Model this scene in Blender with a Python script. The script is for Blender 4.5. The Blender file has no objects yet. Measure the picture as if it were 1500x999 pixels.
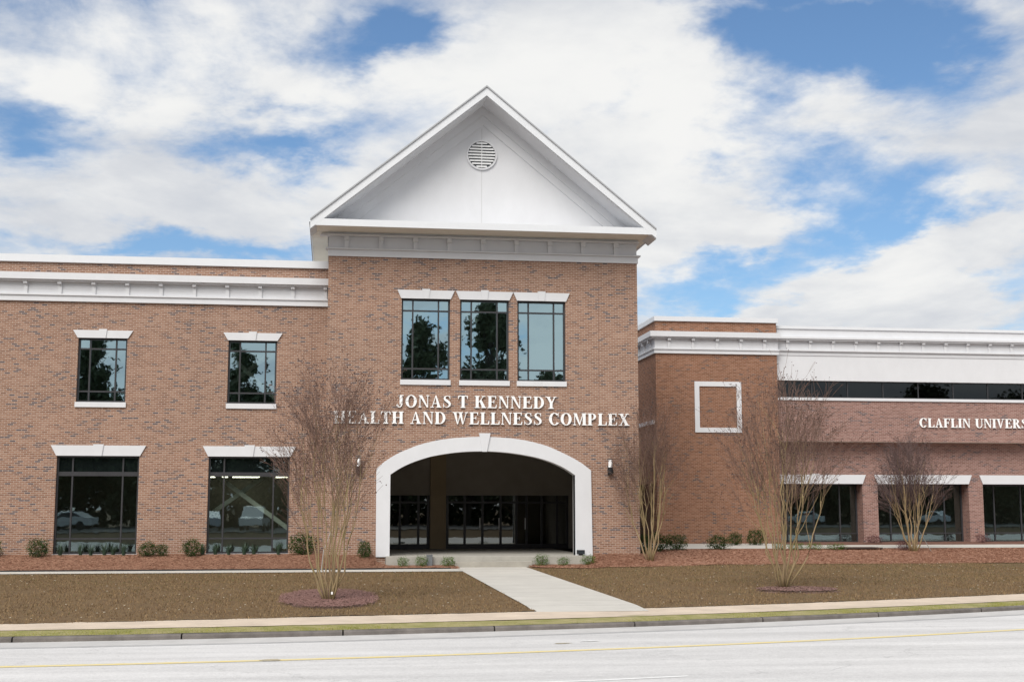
import bpy, math, random
from mathutils import Vector, Matrix, noise
import bmesh
R = math.radians
scene = bpy.context.scene
col = scene.collection

# ------------------------------------------------------------------ camera
EYE = 1.7
YAW, PIT, FPX = 7.754, 7.30, 1916.05
cam_d = bpy.data.cameras.new('camera')
cam_d.sensor_width = 36.0
cam_d.lens = 36.0 * FPX / 1500.0
cam_d.clip_start = 0.1
cam_d.clip_end = 3000
cam = bpy.data.objects.new('camera', cam_d)
cam.location = (0, 0, EYE)
cam.rotation_euler = (R(90 + PIT), 0, R(-YAW))
col.objects.link(cam)
scene.camera = cam

# ------------------------------------------------------------------ sun / exposure
SUN_EL, SUN_AZ = 46.0, -152.0        # azimuth clockwise from +y (the view): behind the viewer, a little to the left
sd = bpy.data.lights.new('sun', 'SUN')
sd.energy = 2.95
sd.angle = R(42)
sd.color = (1.0, 0.955, 0.89)
sun = bpy.data.objects.new('sun', sd)
sv = Vector((math.sin(R(SUN_AZ)) * math.cos(R(SUN_EL)), math.cos(R(SUN_AZ)) * math.cos(R(SUN_EL)), math.sin(R(SUN_EL))))
sun.rotation_euler = sv.to_track_quat('Z', 'Y').to_euler()
sun.location = (-40, -20, 60)
col.objects.link(sun)
scene.view_settings.view_transform = 'Standard'
scene.view_settings.look = 'None'
scene.view_settings.gamma = 1
scene.view_settings.use_curve_mapping = False
scene.view_settings.exposure = 0.32
scene.cycles.max_bounces = 8
scene.cycles.transparent_max_bounces = 8

# ------------------------------------------------------------------ world: Nishita sky with broken cloud
def px_dir(x, y):
    cy, sy = math.cos(R(YAW)), math.sin(R(YAW)); cp, sp = math.cos(R(PIT)), math.sin(R(PIT))
    F = Vector((sy * cp, cy * cp, sp)); r = Vector((cy, -sy, 0)); u = r.cross(F)
    return ((x - 750) / FPX * r - (y - 499.5) / FPX * u + F).normalized()
def az_el(x, y):
    d = px_dir(x, y)
    return math.atan2(d.x, d.y), math.asin(d.z)

world = bpy.data.worlds.new('World')
scene.world = world
world.use_nodes = True
nt = world.node_tree
nt.nodes.clear()
N, Lk = nt.nodes, nt.links
def wmath(op, a, b=None, c=None, clamp=False):
    n = N.new('ShaderNodeMath'); n.operation = op; n.use_clamp = clamp
    for i, v in enumerate((a, b, c)):
        if v is None: continue
        if isinstance(v, (int, float)): n.inputs[i].default_value = v
        else: Lk.new(v, n.inputs[i])
    return n.outputs[0]
sky = N.new('ShaderNodeTexSky'); sky.sky_type = 'NISHITA'
sky.sun_disc = False
sky.sun_elevation = R(SUN_EL)
sky.sun_rotation = R(SUN_AZ)
sky.air_density = 1.0; sky.dust_density = 0.6; sky.ozone_density = 2.0
tc = N.new('ShaderNodeTexCoord')
sep = N.new('ShaderNodeSeparateXYZ'); Lk.new(tc.outputs['Generated'], sep.inputs[0])
X, Y, Z = sep.outputs
az0 = wmath('ARCTAN2', X, Y)
el0 = wmath('ARCSINE', Z)
den = wmath('ADD', wmath('MAXIMUM', Z, 0.0), 0.22)
comb = N.new('ShaderNodeCombineXYZ')
Lk.new(wmath('DIVIDE', X, den), comb.inputs[0]); Lk.new(wmath('DIVIDE', Y, den), comb.inputs[1]); comb.inputs[2].default_value = 3.7
def wnoise(scale, detail, rough, dist=0.0, off=(0, 0, 0), sc=(1, 1, 1)):
    mp = N.new('ShaderNodeMapping'); mp.inputs['Location'].default_value = off; mp.inputs['Scale'].default_value = sc
    Lk.new(comb.outputs[0], mp.inputs[0])
    n = N.new('ShaderNodeTexNoise'); n.inputs['Scale'].default_value = scale; n.inputs['Detail'].default_value = detail
    n.inputs['Roughness'].default_value = rough; n.inputs['Distortion'].default_value = dist
    Lk.new(mp.outputs[0], n.inputs['Vector'])
    return n.outputs['Fac']
n1 = wnoise(2.1, 9, 0.60, 0.35, sc=(1.0, 0.75, 1))
n2 = wnoise(7.0, 6, 0.6, 0.2, (3, 1, 0))
n3 = wnoise(1.7, 7, 0.55, 0.3, (7, 2, 1))
w1 = wnoise(6.0, 5, 0.6, 0.2, (11, 4, 2)); w2 = wnoise(6.0, 5, 0.6, 0.2, (5, 17, 9))
az = wmath('ADD', az0, wmath('MULTIPLY', wmath('SUBTRACT', w1, 0.5), 0.16))
el = wmath('ADD', el0, wmath('MULTIPLY', wmath('SUBTRACT', w2, 0.5), 0.075))
# bodies of cloud (+) and holes of blue (-), laid out on the sky by azimuth and elevation
blobs = [  # cx, cy, rx, ry, angle(deg, image sense), weight
    (335, 205, 130, 48, 8, -0.62), (430, 215, 75, 30, 5, -0.35), (545, 62, 125, 36, -6, -0.62), (620, 55, 60, 32, 0, -0.3),
    (30, 178, 70, 30, 20, -0.32), (0, 215, 40, 20, 0, -0.3), (330, 364, 130, 20, 0, -0.55), (150, 362, 130, 14, 0, -0.35), (270, 340, 50, 16, 0, -0.25),
    (1290, 40, 240, 120, 12, -0.75), (1130, 90, 90, 90, 0, -0.30), (1180, 245, 150, 60, 20, -0.35), (1330, 250, 160, 45, -10, -0.35),
    (1130, 395, 210, 48, -14, -0.60), (1000, 420, 90, 60, 0, -0.40), (1270, 320, 150, 34, -12, -0.30), (1450, 420, 60, 30, 0, -0.3),
    (1225, 150, 80, 40, 10, 0.5), (1430, 200, 130, 45, -12, 0.34), (1290, 415, 230, 36, -20, 0.42), (1400, 350, 130, 40, -24, 0.38), (1300, 460, 300, 26, -3, 0.42),
    (1150, 335, 80, 14, 8, 0.18), (1010, 350, 90, 60, 0, 0.45), (1110, 355, 80, 14, 6, 0.42),
    (880, 120, 260, 200, 0, 0.42), (250, 60, 340, 90, 0, 0.42), (1490, 45, 90, 55, 20, 0.62), (1190, 8, 150, 14, 0, 0.4), (1010, 60, 60, 60, 0, 0.2), (180, 280, 240, 60, 0, 0.36), (110, 135, 110, 34, 0, 0.35), (500, 270, 90, 40, 0, 0.2), (600, 290, 220, 70, 0, 0.30), (720, 60, 160, 100, 0, 0.3),
    (1000, 240, 140, 60, 20, 0.22), (520, 140, 170, 30, 0, 0.2)]
tot = None
for (bx, by, rx, ry, ang, w) in blobs:
    a0, e0 = az_el(bx, by)
    u = wmath('SUBTRACT', az, a0); u = wmath('MULTIPLY', u, math.cos(e0)); v = wmath('SUBTRACT', el, e0)
    ca, sa = math.cos(R(-ang)), math.sin(R(-ang))
    p = wmath('ADD', wmath('MULTIPLY', u, ca), wmath('MULTIPLY', v, sa))
    q = wmath('SUBTRACT', wmath('MULTIPLY', v, ca), wmath('MULTIPLY', u, sa))
    p = wmath('DIVIDE', p, rx / FPX); q = wmath('DIVIDE', q, ry / FPX)
    d2 = wmath('ADD', wmath('MULTIPLY', p, p), wmath('MULTIPLY', q, q))
    g = wmath('MULTIPLY', wmath('EXPONENT', wmath('MULTIPLY', d2, -0.9)), w)
    tot = g if tot is None else wmath('ADD', tot, g)
dens = wmath('ADD', wmath('MULTIPLY', wmath('SUBTRACT', n1, 0.5), 3.0), wmath('MULTIPLY', wmath('SUBTRACT', n2, 0.5), 0.9))
dens = wmath('ADD', dens, wmath('ADD', tot, 0.36))
dens = wmath('ADD', dens, wmath('MULTIPLY', wmath('LESS_THAN', Y, -0.2), 0.35))      # the sky behind the viewer is more clouded
mr = N.new('ShaderNodeMapRange'); mr.interpolation_type = 'SMOOTHSTEP'
mr.inputs['From Min'].default_value = -0.24; mr.inputs['From Max'].default_value = 0.66
Lk.new(dens, mr.inputs['Value'])
# cloud tone: white tops, soft grey bodies where it is thick
shade = N.new('ShaderNodeMapRange'); shade.interpolation_type = 'SMOOTHSTEP'
shade.inputs['From Min'].default_value = 0.33; shade.inputs['From Max'].default_value = 0.66
Lk.new(wmath('ADD', n3, wmath('MULTIPLY', wmath('SUBTRACT', n2, 0.5), 0.25)), shade.inputs['Value'])
ccol = N.new('ShaderNodeMix'); ccol.data_type = 'RGBA'
ccol.inputs['A'].default_value = (5.6, 5.85, 6.3, 1); ccol.inputs['B'].default_value = (8.1, 8.1, 8.0, 1)
Lk.new(shade.outputs[0], ccol.inputs['Factor'])
# deepen the blue a touch (polarised look of the photo)
tint = N.new('ShaderNodeMix'); tint.data_type = 'RGBA'; tint.blend_type = 'MULTIPLY'; tint.inputs['Factor'].default_value = 1
tint.inputs['B'].default_value = (0.84, 1.0, 1.12, 1)
Lk.new(sky.outputs[0], tint.inputs['A'])
mx = N.new('ShaderNodeMix'); mx.data_type = 'RGBA'
Lk.new(mr.outputs[0], mx.inputs['Factor']); Lk.new(tint.outputs['Result'], mx.inputs['A']); Lk.new(ccol.outputs['Result'], mx.inputs['B'])
bg = N.new('ShaderNodeBackground'); bg.inputs['Strength'].default_value = 0.09
Lk.new(mx.outputs['Result'], bg.inputs['Color'])
out = N.new('ShaderNodeOutputWorld'); Lk.new(bg.outputs[0], out.inputs[0])

# ------------------------------------------------------------------ materials
def mat(name, base=(0.5, 0.5, 0.5), rough=0.7, var=0.0, vscale=3.0, bump=0.0, bscale=40.0, spec=0.3, base2=None, detail=6, metal=0.0, stretch=(1, 1, 1)):
    m = bpy.data.materials.new(name); m.use_nodes = True
    t = m.node_tree; b = t.nodes['Principled BSDF']
    b.inputs['Roughness'].default_value = rough
    b.inputs['Specular IOR Level'].default_value = spec
    b.inputs['Metallic'].default_value = metal
    tcn = t.nodes.new('ShaderNodeTexCoord')
    mp = t.nodes.new('ShaderNodeMapping'); mp.inputs['Scale'].default_value = stretch
    t.links.new(tcn.outputs['Object'], mp.inputs[0])
    if var > 0 or base2:
        n = t.nodes.new('ShaderNodeTexNoise'); n.inputs['Scale'].default_value = vscale; n.inputs['Detail'].default_value = detail
        n.inputs['Roughness'].default_value = 0.65
        t.links.new(mp.outputs[0], n.inputs['Vector'])
        r = t.nodes.new('ShaderNodeMapRange'); r.inputs['From Min'].default_value = 0.32; r.inputs['From Max'].default_value = 0.68
        t.links.new(n.outputs['Fac'], r.inputs['Value'])
        x = t.nodes.new('ShaderNodeMix'); x.data_type = 'RGBA'
        b2 = base2 or tuple(c * (1 + var) for c in base)
        b1 = base if base2 else tuple(c * (1 - var) for c in base)
        x.inputs['A'].default_value = (*b1, 1); x.inputs['B'].default_value = (*b2, 1)
        t.links.new(r.outputs[0], x.inputs['Factor']); t.links.new(x.outputs['Result'], b.inputs['Base Color'])
    else:
        b.inputs['Base Color'].default_value = (*base, 1)
    if bump > 0:
        n = t.nodes.new('ShaderNodeTexNoise'); n.inputs['Scale'].default_value = bscale; n.inputs['Detail'].default_value = 5
        t.links.new(mp.outputs[0], n.inputs['Vector'])
        bp = t.nodes.new('ShaderNodeBump'); bp.inputs['Strength'].default_value = bump; bp.inputs['Distance'].default_value = 0.02
        t.links.new(n.outputs['Fac'], bp.inputs['Height']); t.links.new(bp.outputs[0], b.inputs['Normal'])
    return m

def brick_mat(name, pal, mortar, big=0.10):
    """pal: list of (position, colour) over a per-brick random number"""
    m = bpy.data.materials.new(name); m.use_nodes = True
    t = m.node_tree; b = t.nodes['Principled BSDF']; b.inputs['Roughness'].default_value = 0.88; b.inputs['Specular IOR Level'].default_value = 0.2
    g = t.nodes.new('ShaderNodeNewGeometry'); s = t.nodes.new('ShaderNodeSeparateXYZ'); t.links.new(g.outputs['Position'], s.inputs[0])
    a = t.nodes.new('ShaderNodeMath'); a.operation = 'ADD'; t.links.new(s.outputs[0], a.inputs[0]); t.links.new(s.outputs[1], a.inputs[1])
    c = t.nodes.new('ShaderNodeCombineXYZ'); t.links.new(a.outputs[0], c.inputs[0]); t.links.new(s.outputs[2], c.inputs[1])
    br = t.nodes.new('ShaderNodeTexBrick'); t.links.new(c.outputs[0], br.inputs['Vector'])
    br.inputs['Scale'].default_value = 1.0; br.inputs['Brick Width'].default_value = 0.2032; br.inputs['Row Height'].default_value = 0.0677
    br.inputs['Mortar Size'].default_value = 0.0075; br.inputs['Mortar Smooth'].default_value = 0.1
    br.inputs['Color1'].default_value = (0, 0, 0, 1); br.inputs['Color2'].default_value = (1, 1, 1, 1); br.inputs['Mortar'].default_value = (0.5, 0.5, 0.5, 1)
    br.inputs['Bias'].default_value = 0.0
    # clusters: dark bricks bunch in runs
    cn = t.nodes.new('ShaderNodeTexNoise'); cn.inputs['Scale'].default_value = 1.0; cn.inputs['Detail'].default_value = 3
    mp = t.nodes.new('ShaderNodeMapping'); mp.inputs['Scale'].default_value = (0.55, 1.5, 1); t.links.new(c.outputs[0], mp.inputs[0]); t.links.new(mp.outputs[0], cn.inputs['Vector'])
    m1 = t.nodes.new('ShaderNodeMath'); m1.operation = 'MULTIPLY_ADD'; m1.inputs[1].default_value = 0.7; m1.inputs[2].default_value = -0.34
    t.links.new(cn.outputs['Fac'], m1.inputs[0])
    sp = t.nodes.new('ShaderNodeSeparateColor'); t.links.new(br.outputs['Color'], sp.inputs[0])
    m2 = t.nodes.new('ShaderNodeMath'); m2.operation = 'ADD'; m2.use_clamp = True
    t.links.new(sp.outputs[0], m2.inputs[0]); t.links.new(m1.outputs[0], m2.inputs[1])
    ramp = t.nodes.new('ShaderNodeValToRGB'); cr = ramp.color_ramp; cr.interpolation = 'LINEAR'
    while len(cr.elements) > 1: cr.elements.remove(cr.elements[-1])
    cr.elements[0].position = pal[0][0]; cr.elements[0].color = (*pal[0][1], 1)
    for p_, c_ in pal[1:]:
        e = cr.elements.new(p_); e.color = (*c_, 1)
    t.links.new(m2.outputs[0], ramp.inputs[0])
    bn = t.nodes.new('ShaderNodeTexNoise'); bn.inputs['Scale'].default_value = 0.45; bn.inputs['Detail'].default_value = 4
    t.links.new(g.outputs['Position'], bn.inputs['Vector'])
    r = t.nodes.new('ShaderNodeMapRange'); r.inputs['From Min'].default_value = 0.3; r.inputs['From Max'].default_value = 0.7
    r.inputs['To Min'].default_value = 1 - big; r.inputs['To Max'].default_value = 1 + big
    t.links.new(bn.outputs['Fac'], r.inputs['Value'])
    vm = t.nodes.new('ShaderNodeVectorMath'); vm.operation = 'SCALE'; r.inputs['To Min'].default_value *= .90; r.inputs['To Max'].default_value *= .90; t.links.new(ramp.outputs[0], vm.inputs[0]); t.links.new(r.outputs[0], vm.inputs['Scale'])
    x = t.nodes.new('ShaderNodeMix'); x.data_type = 'RGBA'; t.links.new(br.outputs['Fac'], x.inputs['Factor'])
    t.links.new(vm.outputs[0], x.inputs['A']); x.inputs['B'].default_value = (*mortar, 1)
    t.links.new(x.outputs['Result'], b.inputs['Base Color'])
    bp = t.nodes.new('ShaderNodeBump'); bp.invert = True; bp.inputs['Strength'].default_value = 0.6; bp.inputs['Distance'].default_value = 0.008
    t.links.new(br.outputs['Fac'], bp.inputs['Height']); t.links.new(bp.outputs[0], b.inputs['Normal'])
    return m

def glass_mat(name, tint_t, gl, fac, wav=0.05, wsc=1.6):
    m = bpy.data.materials.new(name); m.use_nodes = True
    t = m.node_tree; t.nodes.remove(t.nodes['Principled BSDF']); o = t.nodes['Material Output']
    tr = t.nodes.new('ShaderNodeBsdfTransparent'); tr.inputs[0].default_value = (*tint_t, 1)
    g = t.nodes.new('ShaderNodeBsdfGlossy'); g.inputs['Color'].default_value = (*gl, 1); g.inputs['Roughness'].default_value = 0.012
    ms = t.nodes.new('ShaderNodeMixShader'); ms.inputs[0].default_value = fac
    t.links.new(tr.outputs[0], ms.inputs[1]); t.links.new(g.outputs[0], ms.inputs[2]); t.links.new(ms.outputs[0], o.inputs[0])
    tcn = t.nodes.new('ShaderNodeTexCoord'); n = t.nodes.new('ShaderNodeTexNoise'); n.inputs['Scale'].default_value = wsc; n.inputs['Detail'].default_value = 2
    t.links.new(tcn.outputs['Object'], n.inputs['Vector'])
    bp = t.nodes.new('ShaderNodeBump'); bp.inputs['Strength'].default_value = wav; bp.inputs['Distance'].default_value = 0.02
    t.links.new(n.outputs['Fac'], bp.inputs['Height']); t.links.new(bp.outputs[0], g.inputs['Normal'])
    return m

M = {}
M['brick'] = brick_mat('brick_facade', [(0.0, (0.11, 0.09, 0.095)), (0.075, (0.15, 0.105, 0.095)), (0.14, (0.23, 0.123, 0.08)), (0.4, (0.28, 0.154, 0.101)), (0.7, (0.315, 0.18, 0.12)), (1.0, (0.35, 0.212, 0.148))], (0.46, 0.37, 0.32))
M['brick_block'] = brick_mat('brick_block', [(0.0, (0.11, 0.08, 0.075)), (0.05, (0.17, 0.095, 0.075)), (0.12, (0.20, 0.088, 0.05)), (0.5, (0.25, 0.112, 0.064)), (1.0, (0.30, 0.15, 0.095))], (0.34, 0.24, 0.18), 0.08)
M['brick_wing'] = brick_mat('brick_wing', [(0.0, (0.12, 0.09, 0.095)), (0.06, (0.17, 0.105, 0.10)), (0.13, (0.22, 0.115, 0.092)), (0.5, (0.27, 0.142, 0.116)), (1.0, (0.33, 0.19, 0.16))], (0.40, 0.31, 0.28), 0.06)
M['white'] = mat('painted_stucco', (0.63, 0.64, 0.665), 0.7, 0.03, 1.2, 0.10, 60, 0.25, stretch=(1.4, 1.4, .8))
M['white_metal'] = mat('coping_metal', (0.66, 0.68, 0.71), 0.45, 0.02, 2.0, spec=0.4)
M['soffit'] = mat('soffit_panel', (0.72, 0.69, 0.62), 0.7, 0.03, 2)
M['slat'] = mat('louvre_white', (0.82, 0.83, 0.84), 0.45)
M['frame'] = mat('dark_bronze_frame', (0.038, 0.038, 0.042), 0.4, 0.1, 5, spec=0.4)
M['glass'] = glass_mat('window_glass', (0.50, 0.55, 0.52), (0.60, 0.82, 0.90), 0.56)
M['glass_low'] = glass_mat('ground_floor_glass', (0.55, 0.60, 0.56), (0.62, 0.80, 0.82), 0.25, 0.03)
M['spandrel'] = mat('spandrel_panel', (0.03, 0.036, 0.042), 0.15, 0.15, 1.5, spec=0.4)
M['interior'] = mat('interior_dark', (0.26, 0.25, 0.22), 0.9, 0.2, 0.6)
M['brace'] = mat('painted_steel', (0.72, 0.76, 0.70), 0.6, 0.1, 3)
M['letter'] = mat('letter_white', (0.88, 0.88, 0.88), 0.45, 0.02, 4)
M['black'] = mat('black_metal', (0.02, 0.02, 0.022), 0.4, 0.1, 6)
M['diffuser'] = mat('lamp_diffuser', (0.85, 0.85, 0.86), 0.35)
M['recess'] = mat('porch_render', (0.28, 0.25, 0.215), 0.9, 0.1, 1)
M['pier'] = mat('porch_pier_render', (0.31, 0.24, 0.155), 0.9, 0.1, 1)
M['roof'] = mat('roof_membrane', (0.62, 0.62, 0.60), 0.8, 0.05, 1)
M['shingle'] = mat('roof_shingle', (0.16, 0.16, 0.165), 0.9, 0.2, 6)
M['bark'] = mat('pale_bark', (0.33, 0.235, 0.15), 0.85, base2=(0.25, 0.20, 0.09), vscale=2.2, bump=0.2, bscale=30)
M['bark_dark'] = mat('bark_dark', (0.07, 0.06, 0.05), .9, .2, 3)
M['twig'] = mat('twig', (0.19, 0.12, 0.095), 0.9, 0.25, 3)
M['pod'] = mat('seed_pod', (0.09, 0.055, 0.048), 0.9, 0.3, 5)
M['leaf_dark'] = mat('leaf_dark', (0.034, 0.062, 0.016), 0.8, 0.4, 8, spec=.1)
M['leaf_bright'] = mat('leaf_bright', (0.07, 0.13, 0.018), 0.8, 0.4, 8, spec=.1)
M['leaf_red'] = mat('leaf_red', (0.11, 0.045, 0.05), 0.6, 0.3, 8)
M['leaf_tuft'] = mat('leaf_tuft', (0.05, 0.085, 0.055), 0.6, 0.3, 8)
M['leaf_tree'] = mat('leaf_tree', (0.075, 0.095, 0.05), 0.8, 0.35, 1.0)

# ------------------------------------------------------------------ builders
class MB:
    def __init__(s): s.v = []; s.f = []
    def quad(s, a, b, c, d):
        n = len(s.v); s.v += [a, b, c, d]; s.f.append((n, n + 1, n + 2, n + 3))
    def poly(s, pts):
        n = len(s.v); s.v += list(pts); s.f.append(tuple(range(n, n + len(pts))))
    def box(s, x0, y0, z0, x1, y1, z1):
        n = len(s.v)
        s.v += [(x0, y0, z0), (x1, y0, z0), (x1, y1, z0), (x0, y1, z0), (x0, y0, z1), (x1, y0, z1), (x1, y1, z1), (x0, y1, z1)]
        s.f += [tuple(n + i for i in q) for q in ((0, 3, 2, 1), (4, 5, 6, 7), (0, 1, 5, 4), (1, 2, 6, 5), (2, 3, 7, 6), (3, 0, 4, 7))]
    def prism_xz(s, pts, y0, y1):
        """pts: (x,z) outline, counter-clockwise seen from -y; extruded from y0 (front) to y1"""
        k = len(pts); n = len(s.v)
        s.v += [(x, y0, z) for x, z in pts] + [(x, y1, z) for x, z in pts]
        s.f.append(tuple(n + i for i in range(k))); s.f.append(tuple(n + k + i for i in reversed(range(k))))
        for i in range(k):
            j = (i + 1) % k; s.f.append((n + j, n + i, n + k + i, n + k + j))
    def tube(s, pts, rads, seg=6, cap=True):
        n = len(s.v); up = Vector((0.13, 0.31, 1)).normalized()
        P = [Vector(p) for p in pts]
        for i, p in enumerate(P):
            d = (P[min(i + 1, len(P) - 1)] - P[max(i - 1, 0)])
            if d.length < 1e-6: d = Vector((0, 0, 1))
            d.normalize()
            ref = up if abs(d.dot(up)) < 0.9 else Vector((1, 0, 0))
            a = d.cross(ref).normalized(); b = d.cross(a)
            for k in range(seg):
                t = 2 * math.pi * k / seg
                q = p + (a * math.cos(t) + b * math.sin(t)) * rads[i]; s.v.append(tuple(q))
        for i in range(len(P) - 1):
            for k in range(seg):
                k2 = (k + 1) % seg
                s.f.append((n + i * seg + k, n + i * seg + k2, n + (i + 1) * seg + k2, n + (i + 1) * seg + k))
        if cap:
            s.f.append(tuple(n + k for k in reversed(range(seg)))); s.f.append(tuple(n + (len(P) - 1) * seg + k for k in range(seg)))
    def build(s, name, m, parent=None, smooth=False, bevel=0.0):
        me = bpy.data.meshes.new(name); me.from_pydata([tuple(v) for v in s.v], [], s.f); me.materials.append(m); me.update()
        o = bpy.data.objects.new(name, me); col.objects.link(o)
        if parent is not None:
            o.parent = parent
            off = Vector((0, 0, 0)); p = parent
            while p is not None: off += p.location; p = p.parent
            if off.length > 0: me.transform(Matrix.Translation(-off))
        if smooth: me.shade_smooth()
        if bevel > 0:
            b = o.modifiers.new('bevel', 'BEVEL'); b.width = bevel; b.segments = 2; b.limit_method = 'ANGLE'
        return o
def tag(o, label=None, cat=None, group=None, kind=None):
    if label: o['label'] = label
    if cat: o['category'] = cat
    if group: o['group'] = group
    if kind: o['kind'] = kind
    return o
def empty(name, loc, label=None, cat=None, group=None):
    o = bpy.data.objects.new(name, None); o.location = loc; o.empty_display_size = 0.3; col.objects.link(o)
    return tag(o, label, cat, group)
def copy_tree(o, parent=None):
    c = o.copy(); col.objects.link(c); c.parent = parent
    for ch in o.children: copy_tree(ch, c)
    return c
def wall_y(mb, x0, x1, z0, z1, y0, y1, holes=()):
    """wall facing -y at y0, back at y1, with rectangular holes (x0,x1,z0,z1)"""
    xs = sorted({x0, x1, *[h[0] for h in holes], *[h[1] for h in holes]}); zs = sorted({z0, z1, *[h[2] for h in holes], *[h[3] for h in holes]})
    xs = [x for x in xs if x0 <= x <= x1]; zs = [z for z in zs if z0 <= z <= z1]
    for a, b in zip(xs, xs[1:]):
        for c, d in zip(zs, zs[1:]):
            cx, cz = (a + b) / 2, (c + d) / 2
            if any(h[0] < cx < h[1] and h[2] < cz < h[3] for h in holes): continue
            mb.quad((a, y0, c), (b, y0, c), (b, y0, d), (a, y0, d))
            mb.quad((b, y1, c), (a, y1, c), (a, y1, d), (b, y1, d))
    for h in holes:
        a, b, c, d = max(h[0], x0), min(h[1], x1), max(h[2], z0), min(h[3], z1)
        mb.quad((a, y0, c), (a, y0, d), (a, y1, d), (a, y1, c)); mb.quad((b, y0, d), (b, y0, c), (b, y1, c), (b, y1, d))
        mb.quad((a, y0, d), (b, y0, d), (b, y1, d), (a, y1, d)); mb.quad((b, y0, c), (a, y0, c), (a, y1, c), (b, y1, c))
    mb.quad((x0, y1, z0), (x0, y0, z0), (x0, y0, z1), (x0, y1, z1)); mb.quad((x1, y0, z0), (x1, y1, z0), (x1, y1, z1), (x1, y0, z1))
    mb.quad((x0, y0, z1), (x1, y0, z1), (x1, y1, z1), (x0, y1, z1))
def side_wall(mb, x0, x1, y0, y1, z0, z1, holes=()):
    """wall running in y; faces -x at x0 and +x at x1; holes (y0,y1,z0,z1)"""
    ys = sorted({y0, y1, *[h[0] for h in holes], *[h[1] for h in holes]}); zs = sorted({z0, z1, *[h[2] for h in holes], *[h[3] for h in holes]})
    for a, b in zip(ys, ys[1:]):
        for c, d in zip(zs, zs[1:]):
            if any(h[0] < (a + b) / 2 < h[1] and h[2] < (c + d) / 2 < h[3] for h in holes): continue
            mb.quad((x0, b, c), (x0, a, c), (x0, a, d), (x0, b, d)); mb.quad((x1, a, c), (x1, b, c), (x1, b, d), (x1, a, d))
    for a, b, c, d in holes:
        mb.quad((x0, a, c), (x1, a, c), (x1, a, d), (x0, a, d)); mb.quad((x0, b, d), (x1, b, d), (x1, b, c), (x0, b, c)); mb.quad((x0, a, d), (x1, a, d), (x1, b, d), (x0, b, d))
    mb.quad((x0, y0, z1), (x1, y0, z1), (x1, y1, z1), (x0, y1, z1)); mb.quad((x0, y0, z0), (x1, y0, z0), (x1, y0, z1), (x0, y0, z1)); mb.quad((x1, y1, z0), (x0, y1, z0), (x0, y1, z1), (x1, y1, z1))

# ------------------------------------------------------------------ ground
def yk(x):                       # foot of the kerb on the far side of the road
    if x > 20: return yk(20) + (x - 20) * 0.42
    if x < -8: return yk(-8) + (x + 8) * 0.01
    return 25.85 + 0.13 * x + 0.0079 * x * x
def lerp(a, b, t): return a + (b - a) * t
def prof(tab, y):
    if y <= tab[0][0]: return tab[0][1]
    for (a, za), (b, zb) in zip(tab, tab[1:]):
        if y <= b: return lerp(za, zb, (y - a) / (b - a))
    return tab[-1][1]
PL = [(45.3, -.45), (47.1, -.45), (47.3, -.42), (49.6, -.02), (50.2, 0.0)]
PT = [(45.3, -.45), (47.1, -.45), (47.3, -.42), (48.7, -.01), (50.2, 0.0)]
PP = [(45.3, -.45), (47.1, -.44), (47.3, -.42), (48.2, -.37), (50.2, -.37)]
PR0 = [(44.5, -.42), (47.2, -.38), (48.7, -.02), (53, -.03), (60, 0.0)]
PR = [(46.7, -.32), (53, 0.0), (57, 0.03), (60.5, 0.08)]
KEYS = [(-2.0, PL), (-0.8, PT), (1.45, PT), (2.0, PP), (9.3, PP), (9.75, PR0), (11.3, PR0), (14.0, PR), (300, PR)]
def gback(x, y):
    if x <= -2: return prof(PL, y)
    for (a, pa), (b, pb) in zip(KEYS, KEYS[1:]):
        if x <= b:
            return lerp(prof(pa, y), prof(pb, y), (x - a) / (b - a))
    return prof(PR, y)
def G(x, y):
    o = y - yk(x)
    if o < 0: return -0.75
    if o < 2.45: return -0.62 + 0.03 * o
    s = min(max((x - 5) / 6, 0), 1)
    y1 = lerp(45.3, 46.7, s)
    if y >= y1: return gback(x, y)
    t = min(max((y - yk(x) - 2.45) / max(y1 - yk(x) - 2.45, 2.0), 0), 1)
    return lerp(-0.545, gback(x, y1), t)

def sheet(name, xs, yf0, yf1, rows, off, m, kind='structure', wob=0.0, jag=0.0, parent=None):
    mb = MB(); nx = len(xs)
    for i, x in enumerate(xs):
        a, b = yf0(x), yf1(x)
        if jag:
            a += jag * (noise.noise((x * 1.9, 3.1, 0)) + 0.6 * noise.noise((x * 6.3, 1.1, 2))); b += jag * (noise.noise((x * 1.9, 9.1, 4)) + 0.6 * noise.noise((x * 6.3, 5.1, 2)))
        for j in range(rows + 1):
            y = lerp(a, b, j / rows)
            z = (off(x, y) if callable(off) else G(x, y) + off)
            if wob: z += wob * (noise.noise((x * 1.3, y * 1.3, 0)) + 0.5 * noise.noise((x * 4.1, y * 4.1, 1)))
            mb.v.append((x, y, z))
    for i in range(nx - 1):
        for j in range(rows):
            a = i * (rows + 1) + j; mb.f.append((a, a + rows + 1, a + rows + 2, a + 1))
    o = mb.build(name, m, parent, smooth=True)
    if kind: tag(o, kind=kind)
    return o
def frange(a, b, s):
    n = max(1, int(round((b - a) / s))); return [lerp(a, b, i / n) for i in range(n + 1)]

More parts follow.
